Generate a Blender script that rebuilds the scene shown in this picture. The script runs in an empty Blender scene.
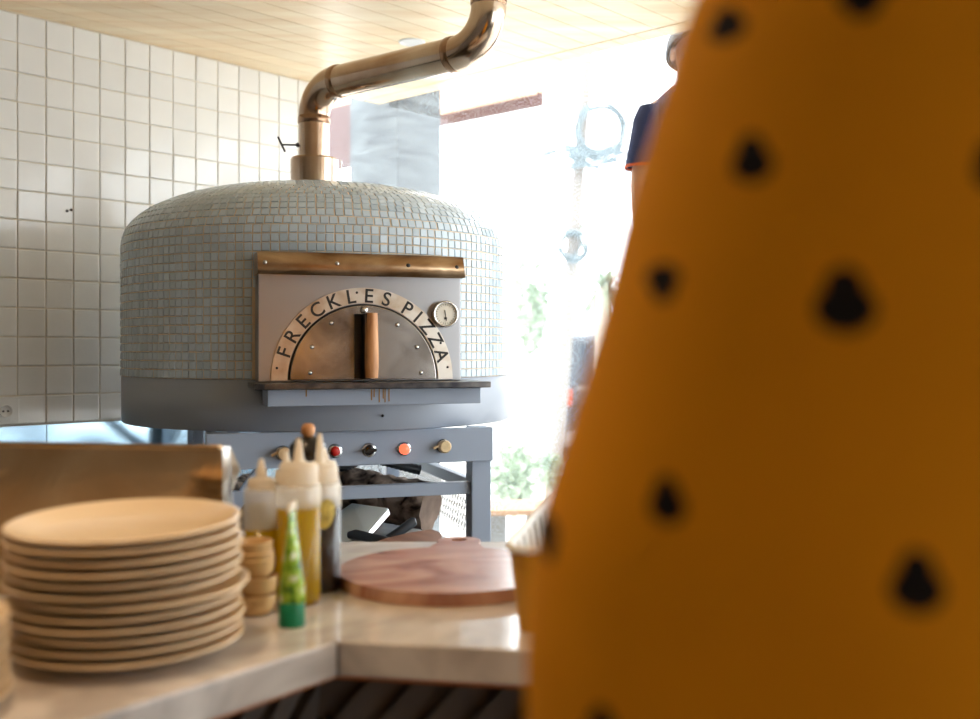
import bpy, bmesh, math, random
from math import sin, cos, pi, radians, sqrt, atan2
from mathutils import Vector, Matrix, noise
from mathutils.bvhtree import BVHTree
random.seed(7)
SC = bpy.context.scene
COL = SC.collection
F = 1046.0; CX = 490.0; HY = 350.0; EYE = 1.25
# axes of the room: U along the tiled wall towards the open front, T towards the tiled wall
U = Vector((0.674, 0.738, 0)).normalized(); T = Vector((-0.738, 0.674, 0)).normalized()
def RM(a, d, z): return U * a + T * d + Vector((0, 0, z))
def AT(px, py, y): return Vector(((px - CX) / F * y, y, EYE + (HY - py) / F * y))
def lin(c):
    c = c / 255.0
    return c / 12.92 if c <= 0.04045 else ((c + 0.055) / 1.055) ** 2.4
def rgb(r, g, b): return (lin(r), lin(g), lin(b), 1.0)

# ------------------------------------------------------------------ materials
def newmat(name):
    m = bpy.data.materials.new(name); m.use_nodes = True
    nt = m.node_tree
    return m, nt, nt.nodes['Principled BSDF']
def pm(name, col, rough=0.5, metal=0.0, nscale=12.0, namt=0.12, bump=0.0, bscale=60.0, island=0.0, stretch=(1, 1, 1), spec=0.5, trans=0.0, emis=None, estr=0.0, rvar=0.0, coat=0.0):
    m, nt, b = newmat(name); N = nt.nodes; L = nt.links
    tc = N.new('ShaderNodeTexCoord'); mp = N.new('ShaderNodeMapping'); mp.inputs['Scale'].default_value = stretch
    L.new(tc.outputs['Object'], mp.inputs[0])
    no = N.new('ShaderNodeTexNoise'); no.inputs['Scale'].default_value = nscale; no.inputs['Detail'].default_value = 5
    L.new(mp.outputs[0], no.inputs['Vector'])
    mx = N.new('ShaderNodeMix'); mx.data_type = 'RGBA'
    d = namt
    mx.inputs[6].default_value = (col[0] * (1 - d), col[1] * (1 - d), col[2] * (1 - d), 1)
    mx.inputs[7].default_value = (min(1, col[0] * (1 + d)), min(1, col[1] * (1 + d)), min(1, col[2] * (1 + d)), 1)
    L.new(no.outputs['Fac'], mx.inputs[0])
    out = mx.outputs[2]
    if island > 0:
        g = N.new('ShaderNodeNewGeometry'); hs = N.new('ShaderNodeHueSaturation')
        mr = N.new('ShaderNodeMapRange'); mr.inputs[3].default_value = 1 - island; mr.inputs[4].default_value = 1 + island
        L.new(g.outputs['Random Per Island'], mr.inputs[0]); L.new(mr.outputs[0], hs.inputs['Value'])
        L.new(out, hs.inputs['Color']); out = hs.outputs[0]
    L.new(out, b.inputs['Base Color'])
    b.inputs['Roughness'].default_value = rough; b.inputs['Metallic'].default_value = metal
    b.inputs['Specular IOR Level'].default_value = spec
    if coat: b.inputs['Coat Weight'].default_value = coat; b.inputs['Coat Roughness'].default_value = 0.1
    if rvar:
        mr = N.new('ShaderNodeMapRange'); mr.inputs[3].default_value = max(0.02, rough - rvar); mr.inputs[4].default_value = rough + rvar
        n3 = N.new('ShaderNodeTexNoise'); n3.inputs['Scale'].default_value = nscale * 0.7; L.new(mp.outputs[0], n3.inputs['Vector'])
        L.new(n3.outputs['Fac'], mr.inputs[0]); L.new(mr.outputs[0], b.inputs['Roughness'])
    if trans: b.inputs['Transmission Weight'].default_value = trans
    if emis: b.inputs['Emission Color'].default_value = emis; b.inputs['Emission Strength'].default_value = estr
    if bump > 0:
        n2 = N.new('ShaderNodeTexNoise'); n2.inputs['Scale'].default_value = bscale; L.new(mp.outputs[0], n2.inputs['Vector'])
        bp = N.new('ShaderNodeBump'); bp.inputs['Strength'].default_value = bump; bp.inputs['Distance'].default_value = 0.01
        L.new(n2.outputs['Fac'], bp.inputs['Height']); L.new(bp.outputs[0], b.inputs['Normal'])
    return m
def two_tone(name, c1, c2, scale, lo, hi, rough=0.5, metal=0.0, stretch=(1, 1, 1), dist=0.0, bump=0.0, detail=6, coat=0.0, island=0.0, rot=0.0):
    m, nt, b = newmat(name); N = nt.nodes; L = nt.links
    tc = N.new('ShaderNodeTexCoord'); mp = N.new('ShaderNodeMapping'); mp.inputs['Scale'].default_value = stretch
    mp.inputs['Rotation'].default_value = (0, 0, rot)
    L.new(tc.outputs['Object'], mp.inputs[0])
    no = N.new('ShaderNodeTexNoise'); no.inputs['Scale'].default_value = scale; no.inputs['Detail'].default_value = detail
    no.inputs['Distortion'].default_value = dist
    L.new(mp.outputs[0], no.inputs['Vector'])
    cr = N.new('ShaderNodeValToRGB'); cr.color_ramp.elements[0].position = lo; cr.color_ramp.elements[1].position = hi
    cr.color_ramp.elements[0].color = c1; cr.color_ramp.elements[1].color = c2
    L.new(no.outputs['Fac'], cr.inputs[0]); out = cr.outputs[0]
    if island > 0:
        g = N.new('ShaderNodeNewGeometry'); hs = N.new('ShaderNodeHueSaturation')
        mr = N.new('ShaderNodeMapRange'); mr.inputs[3].default_value = 1 - island; mr.inputs[4].default_value = 1 + island
        L.new(g.outputs['Random Per Island'], mr.inputs[0]); L.new(mr.outputs[0], hs.inputs['Value'])
        L.new(out, hs.inputs['Color']); out = hs.outputs[0]
    L.new(out, b.inputs['Base Color'])
    b.inputs['Roughness'].default_value = rough; b.inputs['Metallic'].default_value = metal
    if coat: b.inputs['Coat Weight'].default_value = coat; b.inputs['Coat Roughness'].default_value = 0.12
    if bump:
        bp = N.new('ShaderNodeBump'); bp.inputs['Strength'].default_value = bump; bp.inputs['Distance'].default_value = 0.01
        L.new(no.outputs['Fac'], bp.inputs['Height']); L.new(bp.outputs[0], b.inputs['Normal'])
    return m
def veil(name, col, opacity, rough=0.3, transl=0.5, gloss=0.08):
    """thin see-through plastic or glare-hazed glass: clear + milky share + sheen"""
    m = bpy.data.materials.new(name); m.use_nodes = True; nt = m.node_tree; N = nt.nodes; L = nt.links
    N.remove(N['Principled BSDF']); o = N['Material Output']
    tr = N.new('ShaderNodeBsdfTransparent'); df = N.new('ShaderNodeBsdfDiffuse'); tl = N.new('ShaderNodeBsdfTranslucent'); gl = N.new('ShaderNodeBsdfGlossy')
    df.inputs[0].default_value = col; tl.inputs[0].default_value = col; gl.inputs['Roughness'].default_value = rough
    a = N.new('ShaderNodeMixShader'); a.inputs[0].default_value = transl; L.new(df.outputs[0], a.inputs[1]); L.new(tl.outputs[0], a.inputs[2])
    c = N.new('ShaderNodeMixShader'); c.inputs[0].default_value = opacity; L.new(tr.outputs[0], c.inputs[1]); L.new(a.outputs[0], c.inputs[2])
    d = N.new('ShaderNodeMixShader'); d.inputs[0].default_value = gloss; L.new(c.outputs[0], d.inputs[1]); L.new(gl.outputs[0], d.inputs[2])
    L.new(d.outputs[0], o.inputs['Surface'])
    return m
def translucent(name, col, rough=0.3, tl=0.5):
    m, nt, b = newmat(name); N = nt.nodes; L = nt.links
    b.inputs['Base Color'].default_value = col; b.inputs['Roughness'].default_value = rough
    t = N.new('ShaderNodeBsdfTranslucent'); t.inputs[0].default_value = col
    mx = N.new('ShaderNodeMixShader'); mx.inputs[0].default_value = tl
    L.new(b.outputs[0], mx.inputs[1]); L.new(t.outputs[0], mx.inputs[2]); L.new(mx.outputs[0], N['Material Output'].inputs['Surface'])
    return m

M = {}
M['tile'] = pm('white_glazed_tile', (0.80, 0.80, 0.78, 1), 0.12, nscale=6, namt=0.03, island=0.035, bump=0.015, bscale=14)
M['grout'] = pm('tile_grout', rgb(226, 216, 196), 0.9, nscale=9, namt=0.2)
M['mosaic'] = pm('grey_blue_mosaic', rgb(184, 200, 212), 0.18, nscale=5, namt=0.05, island=0.09, rvar=0.05)
M['mosaic_grout'] = pm('tan_mosaic_grout', rgb(212, 190, 160), 0.9, nscale=4, namt=0.3)
M['paint'] = pm('grey_blue_paint', rgb(150, 163, 182), 0.38, nscale=4, namt=0.05)
M['band'] = pm('grey_band_paint', rgb(146, 154, 166), 0.42, nscale=6, namt=0.06)
M['steel'] = pm('brushed_steel', rgb(172, 172, 174), 0.32, 1.0, nscale=3, namt=0.03)
M['door_steel'] = two_tone('stained_door_steel', rgb(128, 120, 112), rgb(178, 172, 166), 7, 0.35, 0.62, 0.24, 1.0, dist=0.8)
M['ring_steel'] = two_tone('door_ring_steel', rgb(190, 165, 135), rgb(222, 214, 202), 14, 0.3, 0.55, 0.32, 1.0)
M['hood_steel'] = two_tone('heat_browned_steel', rgb(128, 94, 62), rgb(190, 165, 135), 6, 0.38, 0.68, 0.28, 1.0, stretch=(1, 1, 3), dist=0.4)
M['flue_steel'] = two_tone('heat_tinted_flue_steel', rgb(170, 140, 116), rgb(206, 192, 176), 5, 0.3, 0.7, 0.16, 1.0)
M['flue_joint'] = two_tone('darkened_flue_joint', rgb(120, 90, 70), rgb(180, 150, 122), 18, 0.3, 0.7, 0.22, 1.0)
M['mirror'] = two_tone('polished_steel_panel', rgb(200, 160, 112), rgb(224, 190, 146), 6, 0.35, 0.65, 0.13, 1.0, dist=1.0, bump=0.12)
M['blue_steel'] = pm('polished_wall_steel', rgb(176, 206, 226), 0.16, 1.0, nscale=3, namt=0.08, bump=0.06, bscale=5)
M['bright_metal'] = pm('bright_metal', rgb(215, 215, 215), 0.2, 1.0, namt=0.03)
M['black'] = pm('matte_black', rgb(22, 22, 24), 0.4, nscale=30, namt=0.2)
M['gloss_black'] = pm('gloss_black', rgb(24, 20, 18), 0.15, nscale=30, namt=0.1)
M['letter'] = pm('engraved_black', rgb(28, 24, 22), 0.5, namt=0.1)
M['shelf_steel'] = two_tone('dark_shelf_steel', rgb(58, 58, 64), rgb(120, 116, 112), 20, 0.35, 0.7, 0.3, 0.85)
M['wood_handle'] = two_tone('worn_handle_wood', rgb(150, 96, 52), rgb(206, 150, 98), 9, 0.3, 0.65, 0.5, stretch=(6, 6, 1))
M['dial'] = two_tone('dial_white', rgb(232, 228, 214), rgb(240, 238, 228), 30, 0.3, 0.7, 0.5)
M['red'] = pm('red_button', rgb(190, 34, 26), 0.3, namt=0.05)
M['lit'] = pm('lit_orange_lamp', rgb(200, 50, 30), 0.3, namt=0.02, emis=(1.0, 0.13, 0.06, 1), estr=1.7)
M['brass'] = pm('aged_brass', rgb(214, 190, 150), 0.3, 0.6, nscale=50, namt=0.3)
M['plate'] = pm('cream_stoneware', rgb(232, 206, 168), 0.18, nscale=5, namt=0.04)
M['bowl'] = pm('tan_ramekin', rgb(206, 170, 118), 0.35, nscale=9, namt=0.08)
M['marble'] = two_tone('pale_marble', rgb(176, 168, 160), rgb(216, 209, 200), 3.2, 0.36, 0.55, 0.09, dist=1.6, detail=8)
M['base_dark'] = pm('dark_cladding', rgb(92, 84, 78), 0.55, nscale=20, namt=0.25, island=0.2)
M['ply'] = pm('orange_plywood', rgb(190, 110, 50), 0.6, nscale=20, namt=0.15)
M['board'] = two_tone('reddish_board_wood', rgb(140, 88, 70), rgb(200, 158, 138), 3.2, 0.34, 0.60, 0.22, stretch=(1, 2.0, 1), dist=1.8, bump=0.1)
M['dark_wood'] = two_tone('dark_brown_wood', rgb(70, 44, 32), rgb(130, 92, 70), 4, 0.3, 0.7, 0.45, stretch=(1, 5, 1))
M['bark'] = two_tone('log_bark', rgb(44, 30, 24), rgb(196, 172, 152), 15, 0.38, 0.62, 0.9, dist=1.0, bump=1.0, stretch=(1, 1, 1))
M['log_end'] = two_tone('log_end_wood', rgb(84, 66, 56), rgb(142, 120, 104), 12, 0.3, 0.7, 0.8)
M['peel'] = pm('pale_blue_aluminium', rgb(206, 222, 232), 0.4, 0.0, nscale=5, namt=0.05)
M['grip'] = pm('black_rubber_grip', rgb(30, 38, 48), 0.45, namt=0.1)
M['ceil'] = two_tone('cream_ceiling_boards', rgb(238, 206, 160), rgb(252, 234, 200), 2.2, 0.3, 0.7, 0.35, stretch=(1, 7, 1), rot=-radians(47.6), island=0.05)
M['ceil_back'] = pm('ceiling_batten', rgb(90, 62, 36), 0.9)
M['floor'] = two_tone('dark_floor', rgb(70, 66, 62), rgb(96, 92, 86), 5, 0.3, 0.7, 0.35)
M['plaster'] = pm('cream_plaster', rgb(214, 200, 178), 0.8, nscale=4, namt=0.05)
M['brown_wall'] = two_tone('brown_panel_wall', rgb(120, 110, 102), rgb(150, 142, 134), 3, 0.3, 0.7, 0.6)
M['stone'] = two_tone('grey_green_slate', rgb(40, 48, 54), rgb(92, 100, 103), 3.0, 0.3, 0.7, 0.85, stretch=(2.2, 2.2, 8), dist=0.8, bump=0.3)
M['brown_beam'] = pm('brown_beam_paint', rgb(72, 36, 30), 0.8, namt=0.12)
M['soffit'] = pm('peach_soffit', rgb(226, 190, 160), 0.7, namt=0.06)
M['pave'] = pm('pale_paving', rgb(206, 202, 196), 0.8, nscale=1.2, namt=0.06)
M['white_wall'] = pm('white_masonry', rgb(224, 220, 212), 0.8, nscale=2, namt=0.05)
M['leaf'] = pm('green_leaf', rgb(164, 180, 158), 0.5, nscale=3, namt=0.3, island=0.4)
M['palm_leaf'] = pm('palm_leaf', rgb(164, 180, 160), 0.5, nscale=3, namt=0.25, island=0.35)
M['trunk'] = pm('tree_trunk', rgb(190, 182, 170), 0.9, namt=0.1)
M['van'] = pm('dark_blue_car_paint', rgb(26, 32, 42), 0.3, namt=0.1, coat=0.5)
M['van_glass'] = pm('car_glass', rgb(34, 44, 56), 0.05, namt=0.05)
M['tail'] = pm('tail_light_red', rgb(150, 60, 34), 0.4)
M['white_plastic'] = pm('white_plastic', rgb(232, 232, 230), 0.35, namt=0.03)
M['pole'] = pm('concrete_pole', rgb(120, 116, 112), 0.8, namt=0.1)
M['cable'] = pm('grey_cable', rgb(96, 110, 116), 0.6)
M['mustard_plastic'] = pm('mustard_plastic', (0.62, 0.30, 0.015, 1), 0.5, namt=0.05)
M['bench'] = two_tone('bench_wood', rgb(150, 110, 76), rgb(190, 150, 112), 5, 0.3, 0.7, 0.6, stretch=(1, 6, 1))
M['stone_grey'] = pm('planter_stone', rgb(128, 128, 126), 0.85, nscale=8, namt=0.25)
M['skin'] = pm('skin', rgb(196, 150, 120), 0.5, namt=0.04)
M['hair'] = pm('dark_hair', rgb(32, 28, 28), 0.5, nscale=60, namt=0.3)
M['navy'] = pm('navy_cotton', rgb(40, 50, 88), 0.85, nscale=30, namt=0.1)
M['orange_trim'] = pm('orange_trim', rgb(214, 92, 40), 0.7)
M['trouser'] = pm('charcoal_cloth', rgb(48, 48, 54), 0.85, nscale=30, namt=0.1)
M['eye'] = pm('eye_white', rgb(230, 228, 224), 0.2); M['iris'] = pm('eye_dark', rgb(40, 26, 20), 0.2); M['lip'] = pm('lip', rgb(168, 100, 86), 0.5)
M['cap_white'] = translucent('milky_cap_plastic', rgb(240, 230, 212), 0.35, 0.45)
M['bottle'] = veil('milky_bottle_plastic', rgb(244, 238, 224), 0.42, 0.2, 0.5, 0.05)
M['bottle_wet'] = veil('oil_wetted_bottle_plastic', rgb(244, 238, 224), 0.02, 0.2, 0.5, 0.015)
M['oil'] = translucent('olive_oil', rgb(196, 164, 8), 0.2, 0.5)
M['soy'] = pm('dark_balsamic', rgb(26, 18, 14), 0.2)
M['gold_print'] = two_tone('gold_print', rgb(120, 100, 30), rgb(214, 196, 100), 60, 0.35, 0.6, 0.5)
M['cap_green'] = translucent('green_cap_plastic', rgb(10, 140, 96), 0.35, 0.3)
M['glass'] = veil('glare_haze_glass', (0.80, 0.9, 1.0, 1), 0.030, 0.02, 0.6, 0.03)  # milky share lays a veil of glare over the outside view
M['glass_clear'] = veil('window_glass', (0.9, 0.95, 1.0, 1), 0.03, 0.02, 0.5, 0.04)
M['diffuser'] = pm('lamp_diffuser', rgb(255, 246, 230), 0.5, namt=0.01, emis=(1.0, 0.82, 0.6, 1), estr=6.0)
M['hose'] = pm('black_corrugated_hose', rgb(40, 44, 48), 0.4)
M['drip'] = pm('oil_drip_stain', rgb(150, 110, 40), 0.35, namt=0.2)
M['black_mark'] = pm('dark_hole', rgb(40, 34, 30), 0.8)

def tube_print():
    m, nt, b = newmat('green_tube_print'); N = nt.nodes; L = nt.links
    tc = N.new('ShaderNodeTexCoord'); no = N.new('ShaderNodeTexNoise'); no.inputs['Scale'].default_value = 48; no.inputs['Detail'].default_value = 1.5
    L.new(tc.outputs['Object'], no.inputs['Vector'])
    cr = N.new('ShaderNodeValToRGB'); e = cr.color_ramp.elements
    e[0].position = 0.36; e[0].color = rgb(30, 82, 30); e[1].position = 0.66; e[1].color = rgb(226, 232, 200)
    a = e.new(0.46); a.color = rgb(118, 160, 30); a = e.new(0.56); a.color = rgb(160, 190, 60)
    L.new(no.outputs['Fac'], cr.inputs[0]); L.new(cr.outputs[0], b.inputs['Base Color']); b.inputs['Roughness'].default_value = 0.25
    return m
M['tube'] = tube_print()

# ------------------------------------------------------------------ mesh builder
class MB:
    def __init__(s): s.v = []; s.f = []; s.m = []; s.sm = []
    def add(s, vs, fs, mi=0, smooth=False):
        o = len(s.v); s.v += [Vector(v) for v in vs]
        for f in fs: s.f.append([i + o for i in f]); s.m.append(mi); s.sm.append(smooth)
        return s
    def box(s, c, size, ax=(1, 0, 0), up=(0, 0, 1), mi=0):
        ax = Vector(ax).normalized(); up = Vector(up).normalized(); ay = up.cross(ax).normalized(); up = ax.cross(ay)
        c = Vector(c); hx, hy, hz = [q / 2 for q in size]
        vs = [c + ax * (i * hx) + ay * (j * hy) + up * (k * hz) for i in (-1, 1) for j in (-1, 1) for k in (-1, 1)]
        return s.add(vs, [(0, 1, 3, 2), (4, 6, 7, 5), (0, 4, 5, 1), (2, 3, 7, 6), (0, 2, 6, 4), (1, 5, 7, 3)], mi)
    def beam(s, a, b, w, h, up=(0, 0, 1), mi=0):
        a = Vector(a); b = Vector(b); d = b - a
        upv = Vector(up)
        if abs(d.normalized().dot(upv)) > 0.98: upv = Vector((1, 0, 0))
        return s.box((a + b) / 2, (d.length, w, h), d, upv - d.normalized() * upv.dot(d.normalized()), mi)
    def tube(s, pts, r, n=16, mi=0, caps=True, smooth=True):
        pts = [Vector(p) for p in pts]
        rs = r if isinstance(r, (list, tuple)) else [r] * len(pts)
        t0 = (pts[1] - pts[0]).normalized(); ref = Vector((0, 0, 1)) if abs(t0.z) < 0.9 else Vector((1, 0, 0))
        x = t0.cross(ref).normalized(); vs = []
        for i, p in enumerate(pts):
            if i == 0: t = t0
            elif i == len(pts) - 1: t = (pts[-1] - pts[-2]).normalized()
            else: t = ((pts[i + 1] - p).normalized() + (p - pts[i - 1]).normalized()).normalized()
            x = (x - t * x.dot(t)).normalized(); y = t.cross(x)
            for k in range(n):
                a = 2 * pi * k / n; vs.append(p + (x * cos(a) + y * sin(a)) * rs[i])
        fs = [(i * n + k, i * n + (k + 1) % n, (i + 1) * n + (k + 1) % n, (i + 1) * n + k) for i in range(len(pts) - 1) for k in range(n)]
        s.add(vs, fs, mi, smooth)
        if caps:
            s.add(vs[:n], [tuple(range(n))[::-1]], mi); s.add(vs[-n:], [tuple(range(n))], mi)
        return s
    def lathe(s, prof, c=(0, 0, 0), n=48, mi=0, smooth=True, a0=0, a1=2 * pi, axis=None):
        """prof: (radius, height) pairs; closed ring unless a0/a1 given; axis: (x,y,z) frame of column vectors"""
        c = Vector(c); full = abs(a1 - a0 - 2 * pi) < 1e-6; m = n if full else n + 1; vs = []
        X, Y, Z = axis if axis else (Vector((1, 0, 0)), Vector((0, 1, 0)), Vector((0, 0, 1)))
        for (r, z) in prof:
            for k in range(m):
                a = a0 + (a1 - a0) * k / n; vs.append(c + X * (r * cos(a)) + Y * (r * sin(a)) + Z * z)
        fs = []
        for i in range(len(prof) - 1):
            for k in range(n):
                k2 = (k + 1) % m if full else k + 1
                fs.append((i * m + k, i * m + k2, (i + 1) * m + k2, (i + 1) * m + k))
        return s.add(vs, fs, mi, smooth)
    def prism(s, poly, z0, z1, frame=None, mi=0):
        """poly: 2-D outline; frame: (origin, X, Y, Z)"""
        O, X, Y, Z = frame if frame else (Vector(), Vector((1, 0, 0)), Vector((0, 1, 0)), Vector((0, 0, 1)))
        n = len(poly); vs = [O + X * p[0] + Y * p[1] + Z * z0 for p in poly] + [O + X * p[0] + Y * p[1] + Z * z1 for p in poly]
        fs = [tuple(range(n))[::-1], tuple(range(n, 2 * n))] + [(i, (i + 1) % n, n + (i + 1) % n, n + i) for i in range(n)]
        return s.add(vs, fs, mi)
    def build(s, name, mats, parent=None, bevel=0.0, recalc=True, subsurf=0, loc=None):
        me = bpy.data.meshes.new(name)
        if not isinstance(mats, (list, tuple)): mats = [mats]
        off = Vector((0, 0, 0)); p = parent
        while p is not None: off += p.location; p = p.parent
        if parent is None:
            if loc is not None: off = Vector(loc)
            else:
                lo = [min(v[i] for v in s.v) for i in range(3)]; hi = [max(v[i] for v in s.v) for i in range(3)]
                off = Vector(((lo[0] + hi[0]) / 2, (lo[1] + hi[1]) / 2, lo[2]))
        elif loc is not None:
            lo = Vector(loc) - off; off = Vector(loc)
        me.from_pydata([v - off for v in s.v], [], s.f)
        for m_ in mats: me.materials.append(M[m_] if isinstance(m_, str) else m_)
        me.polygons.foreach_set('material_index', s.m); me.polygons.foreach_set('use_smooth', s.sm)
        if recalc:
            bm = bmesh.new(); bm.from_mesh(me); bmesh.ops.recalc_face_normals(bm, faces=bm.faces); bm.to_mesh(me); bm.free()
        me.update()
        o = bpy.data.objects.new(name, me); COL.objects.link(o)
        if parent is not None:
            o.parent = parent
            if loc is not None: o.location = lo
        else: o.location = off
        if bevel:
            b = o.modifiers.new('Bevel', 'BEVEL'); b.width = bevel; b.segments = 2; b.limit_method = 'ANGLE'; b.angle_limit = radians(40)
        if subsurf:
            b = o.modifiers.new('Subdivision', 'SUBSURF'); b.levels = subsurf; b.render_levels = subsurf
        return o
def empty(name, loc, label=None, cat=None, group=None):
    o = bpy.data.objects.new(name, None); COL.objects.link(o); o.location = Vector(loc); o.empty_display_size = 0.05
    if label: tag(o, label, cat, group)
    return o
def tag(o, label=None, cat=None, group=None, kind=None):
    if label: o['label'] = label
    if cat: o['category'] = cat
    if group: o['group'] = group
    if kind: o['kind'] = kind
    return o
def struct(o): o['kind'] = 'structure'; return o
def copy_thing(o, loc, rotz, label, parts=True):
    c = o.copy(); COL.objects.link(c); c.location = loc; c.rotation_euler = (0, 0, rotz); c['label'] = label
    for ch in list(o.children):
        d = ch.copy(); COL.objects.link(d); d.parent = c
        for g in list(ch.children):
            e = g.copy(); COL.objects.link(e); e.parent = d
    return c

# ------------------------------------------------------------------ the room
A0, A1, D0, D1, HC = -2.0, 3.27, -2.7, 3.6, 2.402
def tilefield(mb, a0, a1, z0, z1, da, dz, aoff, zoff, pt, gap=0.0018, th=0.004, jit=0.010, mi=1):
    """slightly tilted bevelled tiles on a plane; pt(a, z, h) gives the place"""
    ka = math.ceil((a0 - aoff) / da - 1e-6)
    cuts = [a0] + [aoff + k * da for k in range(ka, ka + 400) if a0 + 0.01 < aoff + k * da < a1 - 0.01] + [a1]
    kz = math.ceil((z0 - zoff) / dz - 1e-6)
    zc = [z0] + [zoff + k * dz for k in range(kz, kz + 100) if z0 + 0.01 < zoff + k * dz < z1 - 0.004] + [z1]
    for i in range(len(cuts) - 1):
        for j in range(len(zc) - 1):
            l, r, b, t = cuts[i] + gap, cuts[i + 1] - gap, zc[j] + gap, zc[j + 1] - gap
            if r - l < 0.004 or t - b < 0.004: continue
            ta, tz = random.gauss(0, jit), random.gauss(0, jit); e = 0.003; ca, cz = (l + r) / 2, (b + t) / 2
            P = [(l, b), (r, b), (r, t), (l, t)]; Q = [(l + e, b + e), (r - e, b + e), (r - e, t - e), (l + e, t - e)]
            vs = [pt(x, y, 0.0) for x, y in P] + [pt(x, y, th * 0.6) for x, y in P] + [pt(x, y, th + (x - ca) * ta + (y - cz) * tz) for x, y in Q]
            fs = [(8, 9, 10, 11)] + [(4 + k, 4 + (k + 1) % 4, 8 + (k + 1) % 4, 8 + k) for k in range(4)] + [(k, (k + 1) % 4, 4 + (k + 1) % 4, 4 + k) for k in range(4)]
            mb.add(vs, fs, mi)
WA1 = 2.86
mb = MB()
mb.box(RM((A0 + WA1) / 2, D1 + 0.05, HC / 2), (WA1 - A0, 0.1, HC), U)
AO = 0.4296 * 3.6; ZO = 0.9937
tilefield(mb, A0, WA1, ZO, HC, 0.0985, 0.1003, AO, ZO, lambda a, z, h: RM(a, D1 - 0.001 - h, z))
struct(mb.build('wall_left', ['grout', 'tile'], recalc=True))
# polished steel splash strip below the tiles
w = empty('wall_steel_lining', RM(1.2, D1 - 0.01, 0.55), 'pale blue polished steel lining on the wall below the white tiles', 'wall panel')
for a, b in ((A0, AO + 0.099), (AO + 0.102, WA1)):
    MB().box(RM((a + b) / 2, D1 - 0.004, 0.745), (b - a, 0.006, 0.49), U).build('steel_sheet', 'blue_steel', w)
mb = MB(); mb.box(RM(0.6, (D0 + D1) / 2, -0.03), (5.4, D1 - D0 + 0.4, 0.06), U)
struct(mb.build('floor', 'floor'))
# ceiling: boards run along U
mb = MB(); mb.box(RM((A0 + A1) / 2, (D0 + D1) / 2, HC + 0.05), (A1 - A0, D1 - D0 + 0.2, 0.06), U)
t = 2.692 - 0.1 * 54
while t < D1:
    tw = 0.1
    for (a, b) in ((A0, 3.168), (3.176, A1)):
        g = 0.0016
        l, r = t + g, t + tw - g
        mb.add([RM(a, l, HC), RM(b, l, HC), RM(b, r, HC), RM(a, r, HC), RM(a, l, HC + 0.02), RM(b, l, HC + 0.02), RM(b, r, HC + 0.02), RM(a, r, HC + 0.02)],
               [(0, 1, 2, 3), (4, 5, 6, 7), (0, 1, 5, 4), (1, 2, 6, 5), (2, 3, 7, 6), (3, 0, 4, 7)], 1)
    t += tw
struct(mb.build('ceiling', ['ceil_back', 'ceil']))
mb = MB(); mb.box(RM((A0 + A1) / 2, (D0 + D1) / 2, HC + 0.12), (A1 - A0 + 0.1, D1 - D0 + 0.4, 0.06), U)
struct(mb.build('trim_1', 'plaster'))
# hidden walls of the room, right one with a big window
mb = MB(); mb.box(RM(A0 - 0.05, (D0 + D1) / 2, HC / 2), (0.1, D1 - D0 + 0.2, HC), U); struct(mb.build('wall_back', 'brown_wall'))
mb = MB()
wa, wb, wz0, wz1 = 1.3, 3.1, 0.75, 2.2
mb.box(RM((A0 + wa) / 2, D0 - 0.05, HC / 2), (wa - A0, 0.1, HC), U)
mb.box(RM((wb + A1) / 2, D0 - 0.05, HC / 2), (A1 - wb, 0.1, HC), U)
mb.box(RM((wa + wb) / 2, D0 - 0.05, wz0 / 2), (wb - wa, 0.1, wz0), U)
mb.box(RM((wa + wb) / 2, D0 - 0.05, (wz1 + HC) / 2), (wb - wa, 0.1, HC - wz1), U)
struct(mb.build('wall_right', 'brown_wall'))
w2 = struct(MB().box(RM((wa + wb) / 2, D0 - 0.05, (wz0 + wz1) / 2), (wb - wa, 0.006, wz1 - wz0), U).build('window_2', 'glass_clear'))
mb = MB()
for a in (wa, (wa + wb) / 2, wb): mb.box(RM(a, D0 - 0.05, (wz0 + wz1) / 2), (0.05, 0.06, wz1 - wz0), U)
for z in (wz0, wz1): mb.box(RM((wa + wb) / 2, D0 - 0.05, z), (wb - wa, 0.06, 0.05), U)
mb.build('window_frame', 'black', w2)
# open front: added pane, its milky share stands in for daylight glare
struct(MB().box(RM(3.30, 0.9, 1.22), (0.006, 7.4, 2.5), U).build('haze_pane', 'glass'))

# slate pillar and brown header just outside
pc = Vector((-0.434, 4.936, 0))
mb = MB(); mb.box(pc + T * 0.175 + U * 0.142 + Vector((0, 0, 1.2)), (0.284, 0.35, 3.2), U)
tag(mb.build('slate_pillar', 'stone', bevel=0.004), 'tall grey slate-clad pillar outside the open front behind the flue', 'pillar')
hb = pc + T * 0.36 + U * 0.1
mb = MB(); mb.beam(hb + Vector((0, 0, 2.34)), hb + T * 0.9 + Vector((0, 0, 2.34)), 0.08, 0.30)
struct(mb.build('trim_2', 'brown_beam'))

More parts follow.
